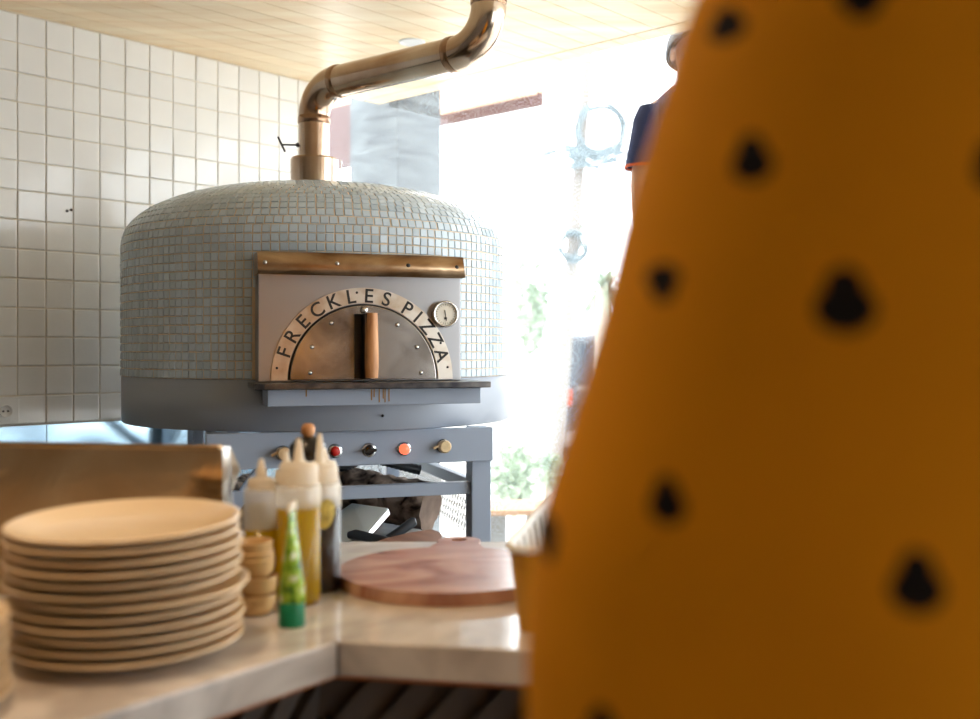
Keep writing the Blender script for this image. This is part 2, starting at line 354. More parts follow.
# socket and two fixing holes in the tiles
so = empty('wall_socket', RM(AO - 0.04, D1 - 0.01, 1.045), 'round white wall socket on a square plate in the lowest tile row', 'socket')
FZ = (-T)
ctr = RM(AO - 0.045, D1 - 0.008, 1.044)
MB().box(ctr + FZ * 0.004, (0.094, 0.010, 0.094), U).build('cover_plate', 'white_plastic', so, bevel=0.003)
MB().lathe([(0.0, 0.002), (0.017, 0.002), (0.0205, 0.008), (0.0215, 0.008), (0.0215, 0)], ctr + FZ * 0.009, 32, axis=(U, Vector((0, 0, 1)), FZ)).build('socket_ring', 'white_plastic', so)
for s_ in (-1, 1): MB().lathe([(0, 0.002), (0.0035, 0.002), (0.0035, 0)], ctr + FZ * 0.0115 + U * (0.008 * s_), 12, axis=(U, Vector((0, 0, 1)), FZ)).build('socket_hole', 'black', so)
for k, (px, py) in enumerate(((66, 211), (70, 210))):
    tt = (px - CX) / F; a = 3.6 * (0.738 + 0.674 * tt) / (0.674 - 0.738 * tt); y = 0.738 * a + 0.674 * 3.6
    z = EYE + (HY - py) / F * y
    tag(MB().lathe([(0, 0.003), (0.004, 0.003), (0.005, 0)], RM(a, D1 - 0.0085, z), 12, axis=(U, Vector((0, 0, 1)), FZ)).build('screw_plug', 'black_mark'),
        ('left' if k == 0 else 'right') + ' of two small dark screw plugs in one white wall tile', 'screw plug', 'screw plugs in the tiled wall')

# ceiling lamps: one in the picture, warm ones over the kitchen
def downlight(p, label, energy, col, spot=True, glow='diffuser', sc=1.0, cone=110):
    e = empty('ceiling_light', p, label, 'ceiling light', 'recessed ceiling lights')
    MB().lathe([(0.075 * sc, 0.0), (0.085 * sc, -0.006), (0.098 * sc, -0.004), (0.10 * sc, 0.0)], p, 40).build('trim_ring', 'white_plastic', e)
    MB().lathe([(0.0, -0.001), (0.076 * sc, -0.001)], p, 40).build('lamp_lens', glow, e, recalc=False)
    if energy:
        l = bpy.data.lights.new('lamp_bulb', 'SPOT' if spot else 'AREA'); l.energy = energy; l.color = col
        if spot: l.spot_size = radians(cone); l.spot_blend = 0.7; l.shadow_soft_size = 0.07
        lo = bpy.data.objects.new('lamp_bulb', l); COL.objects.link(lo); lo.parent = e; lo.location = (0, 0, -0.012)
    return e
WARM = (1.0, 0.67, 0.40)
downlight(AT(412, 42, 3.91) * 1.0 - Vector((0, 0, AT(412, 42, 3.91).z - HC)), 'pale round ceiling light set above the horizontal flue', 0, WARM, glow='white_plastic', sc=0.5)
downlight(Vector((-0.55, 1.15, HC)), 'warm ceiling light over the plate stacks', 34, WARM)
downlight(Vector((0.32, -0.30, HC)), 'warm ceiling light behind the yellow garment', 22, WARM, cone=88)
downlight(Vector((-1.35, 0.3, HC)), 'warm ceiling light over the left counter', 16, WARM)

# ------------------------------------------------------------------ the oven
C = Vector((-0.566, 3.505, 0)); TH = radians(18.5)
NV = Vector((sin(TH), -cos(TH), 0)); TG = Vector((cos(TH), sin(TH), 0)); Z = Vector((0, 0, 1))
def O(s, l, z): return C + TG * s + NV * l + Z * z
oven = empty('pizza_oven', C, 'large round pizza oven clad in pale mosaic on a grey-blue stand', 'pizza oven')
R = 0.632; ZB0, ZB1 = 1.024, 1.169
MB().lathe([(0.0, ZB0), (R - 0.004, ZB0), (R, ZB0 + 0.004), (R, ZB1 - 0.002), (R - 0.004, ZB1), (0.0, ZB1)], C, 128).build('oven_band', 'band', oven)
# mosaic dome profile
prof = [(R, ZB1)]
for k in range(17): prof.append((R - 0.001, ZB1 + 0.024 * (k + 1)))
def domep(t):          # quarter super-ellipse shoulder then shallow crown
    a = t * pi / 2
    return (0.631 * cos(a) ** 0.82, 1.577 + 0.208 * sin(a) ** 0.95)
dome_pts = [(0.632, ZB1), (0.632, 1.575)] + [domep(i / 60) for i in range(1, 61)]
# resample on arc length
segs = []; L_ = 0.0; arc = [0.0]
for i in range(1, len(dome_pts)):
    L_ += sqrt((dome_pts[i][0] - dome_pts[i - 1][0]) ** 2 + (dome_pts[i][1] - dome_pts[i - 1][1]) ** 2); arc.append(L_)
def onprof(s):
    s = max(0, min(L_ - 1e-6, s))
    for i in range(1, len(arc)):
        if arc[i] >= s:
            f = (s - arc[i - 1]) / max(1e-9, arc[i] - arc[i - 1]); a, b = dome_pts[i - 1], dome_pts[i]
            return (a[0] + (b[0] - a[0]) * f, a[1] + (b[1] - a[1]) * f)
mb = MB()
mb.lathe([onprof(L_ * i / 90) for i in range(91)], C, 128, 0)
pitch = 0.0252; row = 0; s = 0.0
while s < L_ - 0.11:
    r0, z0 = onprof(s); r1, z1 = onprof(s + pitch); rm = (r0 + r1) / 2
    nrm = Vector((z1 - z0, r0 - r1)).normalized()
    cnt = max(12, int(round(2 * pi * rm / pitch)))
    if z1 < 1.60: cnt = 158
    offs = random.random() if z1 >= 1.60 else 0.0
    for k in range(cnt):
        a_ = 2 * pi * (k + offs) / cnt; g = 0.0011 / max(rm, 0.05); b_ = 2 * pi * (k + 1 + offs) / cnt
        am = (a_ + b_) / 2
        # leave out tiles behind the front panel box
        dd = (C + Vector((cos(am), sin(am), 0)) - C)
        if z1 < 1.43 and dd.dot(NV) > 0 and abs(dd.dot(TG)) * R < 0.275: continue
        ja, jz = random.gauss(0, 0.022), random.gauss(0, 0.022); js = random.gauss(0, 0.0004); jt = random.gauss(0, 0.0005)
        def pt(sv, av, h):
            rr, zz = onprof(sv); return C + Vector(((rr + nrm.x * h) * cos(av), (rr + nrm.x * h) * sin(av), zz + nrm.y * h))
        sg = 0.0011; e = 0.0016; ea = e / max(rm, 0.05); jr = jt / max(rm, 0.05)
        s0, s1 = s + sg + js, s + pitch - sg + js; c0, c1 = a_ + g + jr, b_ - g + jr
        th = 0.0030
        vs = [pt(s0, c0, 0), pt(s0, c1, 0), pt(s1, c1, 0), pt(s1, c0, 0)]
        w_ = pitch / 2
        vs += [pt(s0 + e, c0 + ea, th - ja * w_ - jz * w_), pt(s0 + e, c1 - ea, th + ja * w_ - jz * w_), pt(s1 - e, c1 - ea, th + ja * w_ + jz * w_), pt(s1 - e, c0 + ea, th - ja * w_ + jz * w_)]
        mb.add(vs, [(4, 5, 6, 7), (0, 1, 5, 4), (1, 2, 6, 5), (2, 3, 7, 6), (3, 0, 4, 7)], 1)
    s += pitch; row += 1
mb.build('mosaic_dome', ['mosaic_grout', 'mosaic'], oven)

# front panel box with hood strip
PL, PW = 0.65, 0.283; PZ0, PZ1 = ZB1 - 0.005, 1.468
MB().box(O(0.008, (PL + 0.50) / 2, (PZ0 + PZ1) / 2), (PW * 2, PL - 0.50, PZ1 - PZ0), TG).build('front_panel', 'steel', oven, bevel=0.002)
mb = MB(); nseg = 16; top = []; P_ = []
for i in range(nseg + 1):
    u = -1 + 2 * i / nseg; s_ = 0.008 + u * (PW + 0.004); bul = 0.022 * (1 - u * u)
    P_.append((s_, PL + 0.012 + bul))
zt0, zt1 = 1.454, 1.513
for i in range(nseg):
    (a0, l0), (a1, l1) = P_[i], P_[i + 1]
    vs = [O(a0, l0 + 0.022, zt0), O(a1, l1 + 0.022, zt0), O(a1, l1, zt1), O(a0, l0, zt1), O(a0, 0.50, zt0), O(a1, 0.50, zt0), O(a1, 0.50, zt1), O(a0, 0.50, zt1)]
    mb.add(vs, [(0, 1, 2, 3), (0, 4, 5, 1), (3, 2, 6, 7)], 0, True)
    if i == 0: mb.add(vs, [(0, 3, 7, 4)])
    if i == nseg - 1: mb.add(vs, [(1, 5, 6, 2)])
hood = mb.build('hood_strip', 'hood_steel', oven)
def stud(p, n, r, name, mat, parent, h=0.004):
    n = Vector(n).normalized(); x = n.cross(Vector((0, 0, 1))).normalized(); y = n.cross(x)
    return MB().lathe([(0.0, h), (r * 0.6, h * 0.9), (r, h * 0.35), (r, -0.002)], p, 14, axis=(x, y, n)).build(name, mat, parent)
for u, mt in ((-0.92, 'steel'), (-0.25, 'steel'), (0.45, 'letter'), (0.96, 'letter')):
    bul = 0.022 * (1 - u * u)
    stud(O(u * PW, PL + 0.012 + bul + 0.011, (zt0 + zt1) / 2), NV + Z * 0.35, 0.006, 'screw', mt, hood)
# arched door: ring + leaf
DZ = 1.168; RO, RI = 0.254, 0.211; FR = lambda l: (O(0.012, l, DZ), TG, Z, NV)
door = MB()
n = 56; o_ = [(RO * cos(pi * k / n), RO * sin(pi * k / n)) for k in range(n + 1)]; i_ = [(RI * cos(pi * k / n), RI * sin(pi * k / n)) for k in range(n + 1)]
Og, X_, Y_, Z_ = FR(PL); ring = MB()
vs = [Og + X_ * p[0] + Y_ * p[1] + Z_ * h for h in (0.0, 0.006) for p in o_ + i_]; m_ = n + 1; fs = []
for k in range(n):
    fs += [(2 * m_ + k, 2 * m_ + k + 1, 3 * m_ + k + 1, 3 * m_ + k), (k, k + 1, 2 * m_ + k + 1, 2 * m_ + k), (m_ + k, m_ + k + 1, 3 * m_ + k + 1, 3 * m_ + k)]
ring.add(vs, fs, 0)
door_o = MB().prism([(0.2045 * cos(pi * k / n), 0.2045 * sin(pi * k / n)) for k in range(n + 1)], 0.0, 0.010, FR(PL)).build('oven_door', 'door_steel', oven, bevel=0.002)
ring_o = ring.build('door_arch_ring', 'ring_steel', oven)
MB().prism([(0.2092 * cos(pi * k / n), 0.2092 * sin(pi * k / n)) for k in range(n + 1)], 0.0, 0.0015, FR(PL)).build('door_gap', 'letter', oven)
# lettering along the ring
def textmesh(txt, size):
    cu = bpy.data.curves.new('t', 'FONT'); cu.body = txt; cu.size = size; cu.align_x = 'CENTER'; cu.extrude = 0.0008; cu.offset = 0.0006
    ob = bpy.data.objects.new('t', cu); COL.objects.link(ob); bpy.context.view_layer.update()
    dg = bpy.context.evaluated_depsgraph_get(); me = bpy.data.meshes.new_from_object(ob.evaluated_get(dg))
    vs = [v.co.copy() for v in me.vertices]; fs = [tuple(p.vertices) for p in me.polygons]
    bpy.data.objects.remove(ob); bpy.data.curves.remove(cu); bpy.data.meshes.remove(me)
    return vs, fs
def arctext(chars, angs, rad, size, frame, name, mat, parent):
    Og, X_, Y_, Z_ = frame
    for ch, ang in zip(chars, angs):
        mb = MB()
        vs, fs = textmesh(ch, size); a = radians(ang)
        up = X_ * sin(a) + Y_ * cos(a); rt = X_ * cos(a) - Y_ * sin(a)
        mb.add([Og + up * (rad + v.y) + rt * v.x + Z_ * v.z for v in vs], fs)
        mb.build(name, mat, parent, recalc=False)
arctext('FRECKLES', [-71, -59, -46.8, -34.4, -22, -9.5, 3, 15.5], 0.2135, 0.054, FR(PL + 0.0068), 'engraved_letter', 'letter', ring_o)
arctext('PIZZA', [31.5, 41, 50.5, 61.5, 73], 0.2135, 0.054, FR(PL + 0.0068), 'engraved_letter', 'letter', ring_o)
Og, X_, Y_, Z_ = FR(PL)
for a in (-76 - 6, -5, 65, 82): stud(Og + X_ * 0.241 * sin(radians(a)) + Y_ * 0.241 * cos(radians(a)) + Z_ * 0.006, NV, 0.0035, 'screw', 'letter', ring_o, 0.002)
for dx, dy in ((-0.092, 0.155), (0.092, 0.152), (-0.145, 0.09), (0.148, 0.09), (-0.15, 0.02), (0.16, 0.018), (-0.02, 0.02)):
    stud(Og + X_ * dx + Y_ * dy + Z_ * 0.010, NV, 0.006, 'rivet', 'bright_metal', door_o, 0.004)
hd = MB(); hd.box(O(0.008, PL + 0.045, DZ + 0.092), (0.012, 0.07, 0.178), TG); hd.box(O(0.000, PL + 0.013, DZ + 0.092), (0.034, 0.008, 0.178), TG)
hdl = hd.build('handle', 'letter', door_o, bevel=0.001)
mb = MB(); mb.tube([O(0.018, PL + 0.072, DZ + 0.006 + 0.176 * k / 6) for k in range(7)], [0.0175, 0.019, 0.019, 0.0185, 0.018, 0.0175, 0.016], 20)
mb.build('handle_grip', 'wood_handle', hdl)
stud(O(0.010, PL + 0.01, DZ + 0.192), NV, 0.011, 'rivet', 'bright_metal', door_o, 0.01)
# dial
gc = O(0.240, PL + 0.001, DZ + 0.183)
gx, gy = TG, Z
ga = MB().lathe([(0.0, 0.0), (0.036, 0.0), (0.038, 0.022), (0.036, 0.026), (0.032, 0.026), (0.031, 0.020)], gc, 40, axis=(gx, gy, NV)).build('temperature_dial', 'bright_metal', oven)
MB().lathe([(0.0, 0.021), (0.0318, 0.021)], gc, 40, axis=(gx, gy, NV)).build('dial_face', 'dial', ga, recalc=False)
mb = MB()
for k in range(24):
    a = 2 * pi * k / 24; p = gc + NV * 0.0216 + (gx * cos(a) + gy * sin(a)) * 0.0265
    mb.box(p, (0.004, 0.0008, 0.0009), gx * cos(a) + gy * sin(a), (gx * cos(a) + gy * sin(a)).cross(NV))
mb.box(gc + NV * 0.0222 - gy * 0.004, (0.0022, 0.0008, 0.030), gx + gy * 0.15, gy)
mb.box(gc + NV * 0.0216 - gy * 0.012, (0.008, 0.0006, 0.006), gx, gy)
mb.build('dial_marks', 'letter', ga)
# landing shelf and apron
sh = MB(); sh.prism([(-0.294, 0.50), (0.341, 0.50), (0.341, 0.775), (-0.272, 0.775), (-0.294, 0.745)], ZB1 - 0.022, ZB1 - 0.006, (C, TG, NV, Z))
sh.build('landing_shelf', 'shelf_steel', oven, bevel=0.002)
ap = MB().box(O(0.032, 0.675, ZB1 - 0.045), (0.585, 0.12, 0.044), TG).build('shelf_apron', 'paint', oven, bevel=0.002)
mb = MB()
for k, (sx, ln) in enumerate(((0.015, 0.030), (0.022, 0.022), (0.036, 0.036), (0.047, 0.026), (0.052, 0.036), (0.063, 0.034), (-0.16, 0.018))):
    MB().box(O(sx, 0.7355, ZB1 - 0.024 - ln / 2), (0.0032, 0.0008, ln), TG).build('drip_stain', 'drip', ap)
# control panel
ctl = MB().box(O(0, 0.585, (0.925 + ZB0) / 2), (0.814, 0.026, ZB0 - 0.925), TG).build('control_panel', 'paint', oven, bevel=0.003)
def ctrl(px, py): # place on the panel
    t = (px - CX) / F; # (C + s TG + .598 NV) x = t y
    bx, by = C.x + NV.x * 0.598, C.y + NV.y * 0.598
    s = (t * by - bx) / (TG.x - t * TG.y); y = by + s * TG.y
    return s, EYE + (HY - py) / F * y
def knob(px, py, kind):
    s, z = ctrl(px, py); p = O(s, 0.598, z); AX = (TG, Z, NV)
    b = MB().lathe([(0.0, 0.004), (0.019, 0.004), (0.021, 0.0), ], p, 28, axis=AX).build('control_bezel', 'bright_metal', ctl)
    if kind == 'red': MB().lathe([(0, 0.012), (0.010, 0.012), (0.0135, 0.009), (0.0135, 0.003)], p, 24, axis=AX).build('push_button', 'red', ctl)
    if kind == 'lit': MB().lathe([(0, 0.020), (0.009, 0.018), (0.0150, 0.010), (0.0150, 0.003)], p, 24, axis=AX).build('lit_lamp', 'lit', ctl)
    if kind == 'rot':
        m = MB(); m.lathe([(0, 0.014), (0.013, 0.014), (0.015, 0.003)], p, 24, axis=AX); m.box(p + NV * 0.020, (0.034, 0.014, 0.009), TG + Z * 0.1); m.build('rotary_switch', 'gloss_black', ctl, bevel=0.001)
    if kind == 'brass':
        m = MB(); m.lathe([(0, 0.030), (0.016, 0.030), (0.019, 0.024), (0.019, 0.008), (0.012, 0.003)], p, 12, axis=AX, smooth=False); m.box(p + NV * 0.02 - TG * 0.024, (0.022, 0.005, 0.007), TG + Z * 0.5); m.build('gas_valve', 'brass', ctl, bevel=0.001)
knob(283, 453, 'brass'); knob(335, 451, 'red'); knob(369, 450, 'rot'); knob(404, 449, 'lit'); knob(443, 446, 'brass')
s_, z_ = ctrl(380, 415); stud(O(s_, 0.634, z_), NV, 0.004, 'screw', 'letter', oven)
# stand
LG = 0.06
for (a, b) in ((1, 1), (-1, 1), (-1, -1), (1, -1)):
    sx, ly = a * (0.407 - LG / 2), b * (0.578 - LG / 2) if b > 0 else -(0.57)
    MB().box(O(sx, ly, ZB0 / 2), (LG, LG, ZB0), TG).build('leg', 'paint', oven, bevel=0.003)
for (p, q, nm) in (((-0.347, 0.548), (0.347, 0.548), 'crossbar'), ((-0.347, -0.57), (0.347, -0.57), 'crossbar'), ((-0.377, -0.54), (-0.377, 0.518), 'crossbar'), ((0.377, -0.54), (0.377, 0.518), 'crossbar')):
    MB().beam(O(p[0], p[1], 0.844), O(q[0], q[1], 0.844), 0.03, 0.036).build(nm, 'paint', oven, bevel=0.002)
for (x0, l0, z0, x1, l1, z1) in ((-0.377, 0.52, 0.90, -0.377, 0.28, 1.01), (-0.377, -0.54, 0.84, -0.377, -0.30, 1.01), (0.377, 0.50, 0.93, 0.30, -0.30, 1.01), (-0.345, -0.57, 0.84, -0.17, -0.57, 1.01), (-0.34, 0.545, 0.80, -0.25, 0.545, 0.93)):
    MB().beam(O(x0, l0, z0), O(x1, l1, z1), 0.03, 0.03).build('brace', 'paint', oven)
SZ = 0.66
MB().box(O(0, -0.02, SZ - 0.015), (0.69, 1.0, 0.02), TG).build('storage_shelf', 'shelf_steel', oven)
for (a, b, hz) in ((Vector((-0.34, -0.585)), Vector((0.34, -0.585)), (0.68, 1.02)), (Vector((0.395, -0.53)), Vector((0.395, 0.50)), (0.68, 0.85))):
    mb = MB(); Lh = (b - a).length; d = (b - a) / Lh; pit = 0.028; asp = 0.55; H = hz[1] - hz[0]
    for sg in (1, -1):
        k = -int(H / pit) - 2
        while k * pit < Lh + H:
            x0, z0, x1, z1 = k * pit, 0.0, k * pit + H * asp, H
            if sg < 0: x0, x1 = x1, x0
            pts = []
            for (xa, za, xb, zb) in ((x0, z0, x1, z1),):
                # clip
                t0, t1 = 0.0, 1.0; dx = xb - xa
                for lim, s2 in ((0, 1), (Lh, -1)):
                    va, vb = (xa - lim) * s2, (xb - lim) * s2
                    if va < 0 and vb < 0: t0 = 2; break
                    if va < 0: t0 = max(t0, va / (va - vb))
                    if vb < 0: t1 = min(t1, va / (va - vb))
                if t0 < t1:
                    pa = (xa + dx * t0, za + (zb - za) * t0); pb = (xa + dx * t1, za + (zb - za) * t1)
                    A_ = a + d * pa[0]; B_ = a + d * pb[0]
                    mb.beam(O(A_.x, A_.y, hz[0] + pa[1]), O(B_.x, B_.y, hz[0] + pb[1]), 0.003, 0.003)
            k += 1
    mb.build('wire_mesh_panel', 'white_plastic', oven)
# corrugated hose under the panel
hp = []
for k in range(60):
    t = k / 59; x = -0.13 + 0.30 * t + (0.10 * max(0, t - 0.6)); z = 0.935 - 0.035 * sin(pi * min(1, t * 1.6)) + 0.012 * sin(t * 4) - 0.07 * max(0, t - 0.55)
    hp.append(O(x, 0.50, z))
hose = MB().tube(hp, [0.013 + 0.0022 * (k % 2) for k in range(60)], 12).build('corrugated_hose', 'hose', oven)

# ------------------------------------------------------------------ flue
def arc_pts(p0, p1, p2, r, n=10):
    d1 = (p1 - p0).normalized(); d2 = (p2 - p1).normalized(); ang = d1.angle(d2); tl = r * math.tan(ang / 2)
    a = p1 - d1 * tl; b = p1 + d2 * tl; nrm = d1.cross(d2).normalized(); cdir = nrm.cross(d1).normalized(); ce = a + cdir * r
    return a, b, [ce + Matrix.Rotation(ang * k / n, 3, nrm) @ (a - ce) for k in range(n + 1)]
q0 = Vector((AT(314, 180, 3.52).x, 3.52, 1.795)); q1 = Vector((q0.x, q0.y, 2.135)); q2 = Vector((-0.004, 3.10, 2.150)); q3 = Vector((-0.004, 3.10, HC + 0.02))
flue = empty('flue_pipe', (q0.x, q0.y, 1.78), 'brown-tinted steel flue pipe bending twice from oven to ceiling', 'flue pipe')
a1, b1, e1 = arc_pts(q0, q1, q2, 0.105); a2, b2, e2 = arc_pts(q1, q2, q3, 0.125)
rp = 0.0515
MB().tube([q0, a1], rp, 32, caps=False).build('pipe_section', 'flue_steel', flue)
MB().tube(e1, rp + 0.001, 32, caps=False).build('elbow', 'flue_steel', flue)
MB().tube([b1, a2], rp, 32, caps=False).build('pipe_section', 'flue_steel', flue)
MB().tube(e2, rp + 0.001, 32, caps=False).build('elbow', 'flue_steel', flue)
MB().tube([b2, q3], rp, 32, caps=False).build('pipe_section', 'flue_steel', flue)
for p, d in ((b1, q2 - q1), (a2, q1 - q2), (a1, q0 - q1), (b2, q3 - q2)):
    d = d.normalized(); MB().tube([p - d * 0.004, p, p + d * 0.020, p + d * 0.024], [rp, rp + 0.003, rp + 0.003, rp], 32, caps=False).build('joint_band', 'flue_joint', flue)
MB().lathe([(0.050, 1.792), (0.078, 1.792), (0.079, 1.888), (0.076, 1.894), (0.050, 1.894)], (q0.x, q0.y, 0), 40, smooth=False).build('collar', 'flue_steel', flue)
hz = AT(300, 145, 3.52)
mb = MB(); dl = Vector((-1, 0.0, 0.02)).normalized()
mb.tube([hz + Vector((0.01, 0, 0)), hz + dl * 0.062], 0.0035, 8); mb.tube([hz + dl * 0.062 + Vector((-0.012, 0, 0.026)), hz + dl * 0.062 + Vector((0.012, 0, -0.024))], 0.0035, 8)
mb.tube([hz, hz + dl * 0.012], 0.008, 10)
mb.build('damper_handle', 'letter', flue)
mb = MB()
for px in (337.5, 341): p = AT(px, 180, 3.55); mb.tube([(p.x, p.y, 1.787), (p.x, p.y, 1.895)], 0.003, 8)
mb.build('probe_rod', 'bright_metal', flue)

# ------------------------------------------------------------------ firewood and peels on the stand shelf
def log(p0, p1, r, label, seed):
    p0, p1 = Vector(p0), Vector(p1); d = (p1 - p0); n, m = 26, 30; mb = MB(); dn = d.normalized()
    x = dn.cross(Z).normalized(); y = dn.cross(x); vs = []
    for i in range(n + 1):
        c = p0 + d * i / n
        for k in range(m):
            a = 2 * pi * k / m
            q = Vector((cos(a) * 2.2 + seed, sin(a) * 2.2, i * 0.25)); rr = r * (1 + 0.20 * noise.noise(q) + 0.09 * noise.noise(q * 4))
            vs.append(c + (x * cos(a) + y * sin(a)) * rr)
    mb.add(vs, [(i * m + k, i * m + (k + 1) % m, (i + 1) * m + (k + 1) % m, (i + 1) * m + k) for i in range(n) for k in range(m)], 0, True)
    mb.add(vs[:m], [tuple(range(m))], 1); mb.add(vs[-m:], [tuple(range(m))], 1)
    return tag(mb.build('firewood_log', ['bark', 'log_end']), label, 'log', 'firewood logs under the oven')
log(O(0.315, 0.24, 0.742), O(-0.03, -0.06, 0.80), 0.076, 'thick pale-barked log at the right of the wood under the oven', 1)
log(O(-0.26, 0.10, 0.74), O(0.02, -0.30, 0.74), 0.072, 'dark log left of the pale one under the oven', 9)
log(O(-0.29, -0.20, 0.735), O(-0.18, -0.50, 0.735), 0.055, 'rearmost dark log behind the aluminium peel', 17)
log(O(0.21, -0.20, 0.735), O(0.10, -0.48, 0.735), 0.062, 'small log lying behind the thick pale log', 25)
# aluminium peel leaning on the logs
pe = empty('pizza_peel', O(-0.08, 0.45, SZ), 'pale blue aluminium pizza peel blade leaning on the firewood', 'pizza peel')
def quadslab(ps, th, name, mat, parent, bevel=0.001):
    ps = [Vector(p) for p in ps]; nn = (ps[1] - ps[0]).cross(ps[2] - ps[1]).normalized()
    k = len(ps); mb = MB(); mb.add(ps + [p - nn * th for p in ps], [tuple(range(k)), tuple(range(k, 2 * k))[::-1]] + [(i, (i + 1) % k, k + (i + 1) % k, k + i) for i in range(k)])
    return mb.build(name, mat, parent, bevel=bevel)
bp = [AT(330, 548, 2.92), AT(366, 533, 2.90), AT(388, 508, 2.98), AT(352, 503, 3.05), AT(331, 517, 3.03)]
quadslab(bp, 0.004, 'peel_blade', 'peel', pe)
quadslab([bp[1] + Vector((0, -0.003, -0.002)), bp[2] + Vector((0, -0.003, -0.002)), bp[2] + Vector((0.004, 0, -0.018)), bp[1] + Vector((0.006, 0, -0.014))], 0.003, 'peel_rim', 'bright_metal', pe)
t_ = empty('turning_peel', O(0.0, 0.40, SZ), 'black-gripped tool handle crossing in front of the aluminium peel', 'oven tool')
MB().tube([AT(349, 535, 2.86), AT(356, 534.5, 2.85), AT(372, 538, 2.80), AT(390, 542, 2.76)], [0.010, 0.014, 0.013, 0.012], 12).build('handle_grip', 'grip', t_)
MB().tube([AT(388, 541.5, 2.765), AT(420, 550, 2.70)], 0.006, 10).build('tool_shaft', 'bright_metal', t_)
t_ = empty('oven_brush', O(0.1, 0.40, SZ), 'black tool handle pointing up right beneath the pale log', 'oven tool')
MB().tube([AT(416, 521, 2.88), AT(413, 522, 2.88), AT(399, 532, 2.86), AT(388, 539, 2.85)], [0.010, 0.014, 0.013, 0.012], 12).build('handle_grip', 'grip', t_)
MB().tube([AT(390, 538, 2.851), AT(376, 549, 2.84)], 0.006, 10).build('tool_shaft', 'bright_metal', t_)
wp = [AT(366, 545, 2.62), AT(385, 538, 2.66), AT(410, 532, 2.72), AT(431, 529, 2.76), AT(438, 531, 2.76), AT(440, 552, 2.66), AT(380, 560, 2.60)]
tag(quadslab(wp, 0.016, 'wooden_peel', 'dark_wood', None, 0.004), 'dark brown wooden peel tip between the counter and the firewood', 'pizza peel')

# ------------------------------------------------------------------ counter
CT = 0.855; K = Vector((-0.206, 1.418)); dr = Vector((0.986, -0.164)).normalized(); dl2 = Vector((-0.60, -0.80)).normalized()
poly = [K, K + dr * 1.25, Vector((1.15, 2.157)), Vector((-0.42, 2.157)), Vector((-0.86, 1.97)), Vector((-1.85, 0.66)), K + dl2 * 1.6]
counter = empty('marble_counter', (-0.3, 1.6, 0), 'pale veined marble counter with an angled front edge', 'counter')
MB().prism(poly, CT - 0.048, CT).build('worktop', 'marble', counter, bevel=0.003)
MB().box(Vector((K.x, K.y - 0.001, CT - 0.024)), (0.0015, 0.004, 0.047), (1, 0, 0)).build('slab_joint', 'letter', counter)
def inset(p, e):
    c = Vector((-0.35, 1.55)); return c + (p - c) * (1 - e)
pl2 = [inset(p, 0.02) for p in poly]; pl2[0] = K + Vector((-0.006, 0.014))
MB().prism(pl2, CT - 0.055, CT - 0.0482).build('underlay_board', 'ply', counter)
pb = [K + Vector((-0.04, 0.10)), K + dr * 1.2 + Vector((0, 0.10)), Vector((1.05, 2.05)), Vector((-0.40, 2.05)), Vector((-0.82, 1.88)), Vector((-1.72, 0.66)), K + dl2 * 1.5 + Vector((-0.09, 0.05))]
cb = MB().prism(pb, 0.0, CT - 0.061).build('counter_base', 'base_dark', counter)
# slanted dark boards under both edges
def slats(p0, d, length, nrm, k0):
    mb = MB(); x = -0.64
    while x < length + 0.1:
        xs = x
        vs = []
        for (dx, z) in ((0.0, 0.10), (0.052, 0.10), (0.052 + 0.42, CT - 0.064), (0.42, CT - 0.064)):
            pass
        lo, hi = 0.10, CT - 0.064
        a = max(0, 0)
        q = [(xs, lo), (xs + 0.058, lo), (xs + 0.058 + 0.60, hi), (xs + 0.60, hi)]
        # clip to 0..length by skipping the ones that stick out
        for (lim, sg) in ((0.0, 1), (length, -1)):
            qq = []
            for i in range(len(q)):
                A_, B_ = q[i], q[(i + 1) % len(q)]; da, db = (A_[0] - lim) * sg, (B_[0] - lim) * sg
                if da >= 0: qq.append(A_)
                if da * db < 0: f_ = da / (da - db); qq.append((A_[0] + (B_[0] - A_[0]) * f_, A_[1] + (B_[1] - A_[1]) * f_))
            q = qq
        if len(q) > 2:
            n_ = len(q)
            f = [p0 + d * u_ + nrm * 0.020 for u_, _ in q]; b = [p0 + d * u_ + nrm * (0.001 + 0.0) for u_, _ in q]
            vs = [Vector((f[i].x, f[i].y, q[i][1])) for i in range(n_)] + [Vector((b[i].x, b[i].y, q[i][1])) for i in range(n_)]
            for i in range(n_):   # lean each board slightly so its upper edge stands proud
                rel = (q[i][0] - xs - (q[i][1] - lo) / (hi - lo) * 0.60) / 0.058
                vs[i] -= Vector((nrm.x, nrm.y, 0)) * 0.015 * max(0, min(1, rel))
            mb.add(vs, [tuple(range(n_)), tuple(range(n_, 2 * n_))] + [(i, (i + 1) % n_, n_ + (i + 1) % n_, n_ + i) for i in range(n_)])
        x += 0.064
    return mb
n1 = Vector((dr.y, -dr.x)) ; n1 = n1 if n1.y < 0 else -n1
d1_ = (pb[1] - pb[0]).normalized(); L1 = (pb[1] - pb[0]).length
slats(pb[0], d1_, L1, Vector((d1_.y, -d1_.x)), 0).build('slanted_cladding', 'base_dark', cb)
d2_ = (pb[0] - pb[6]).normalized(); L2 = (pb[0] - pb[6]).length
slats(pb[6], d2_, L2, Vector((d2_.y, -d2_.x)), 0).build('slanted_cladding', 'base_dark', cb)

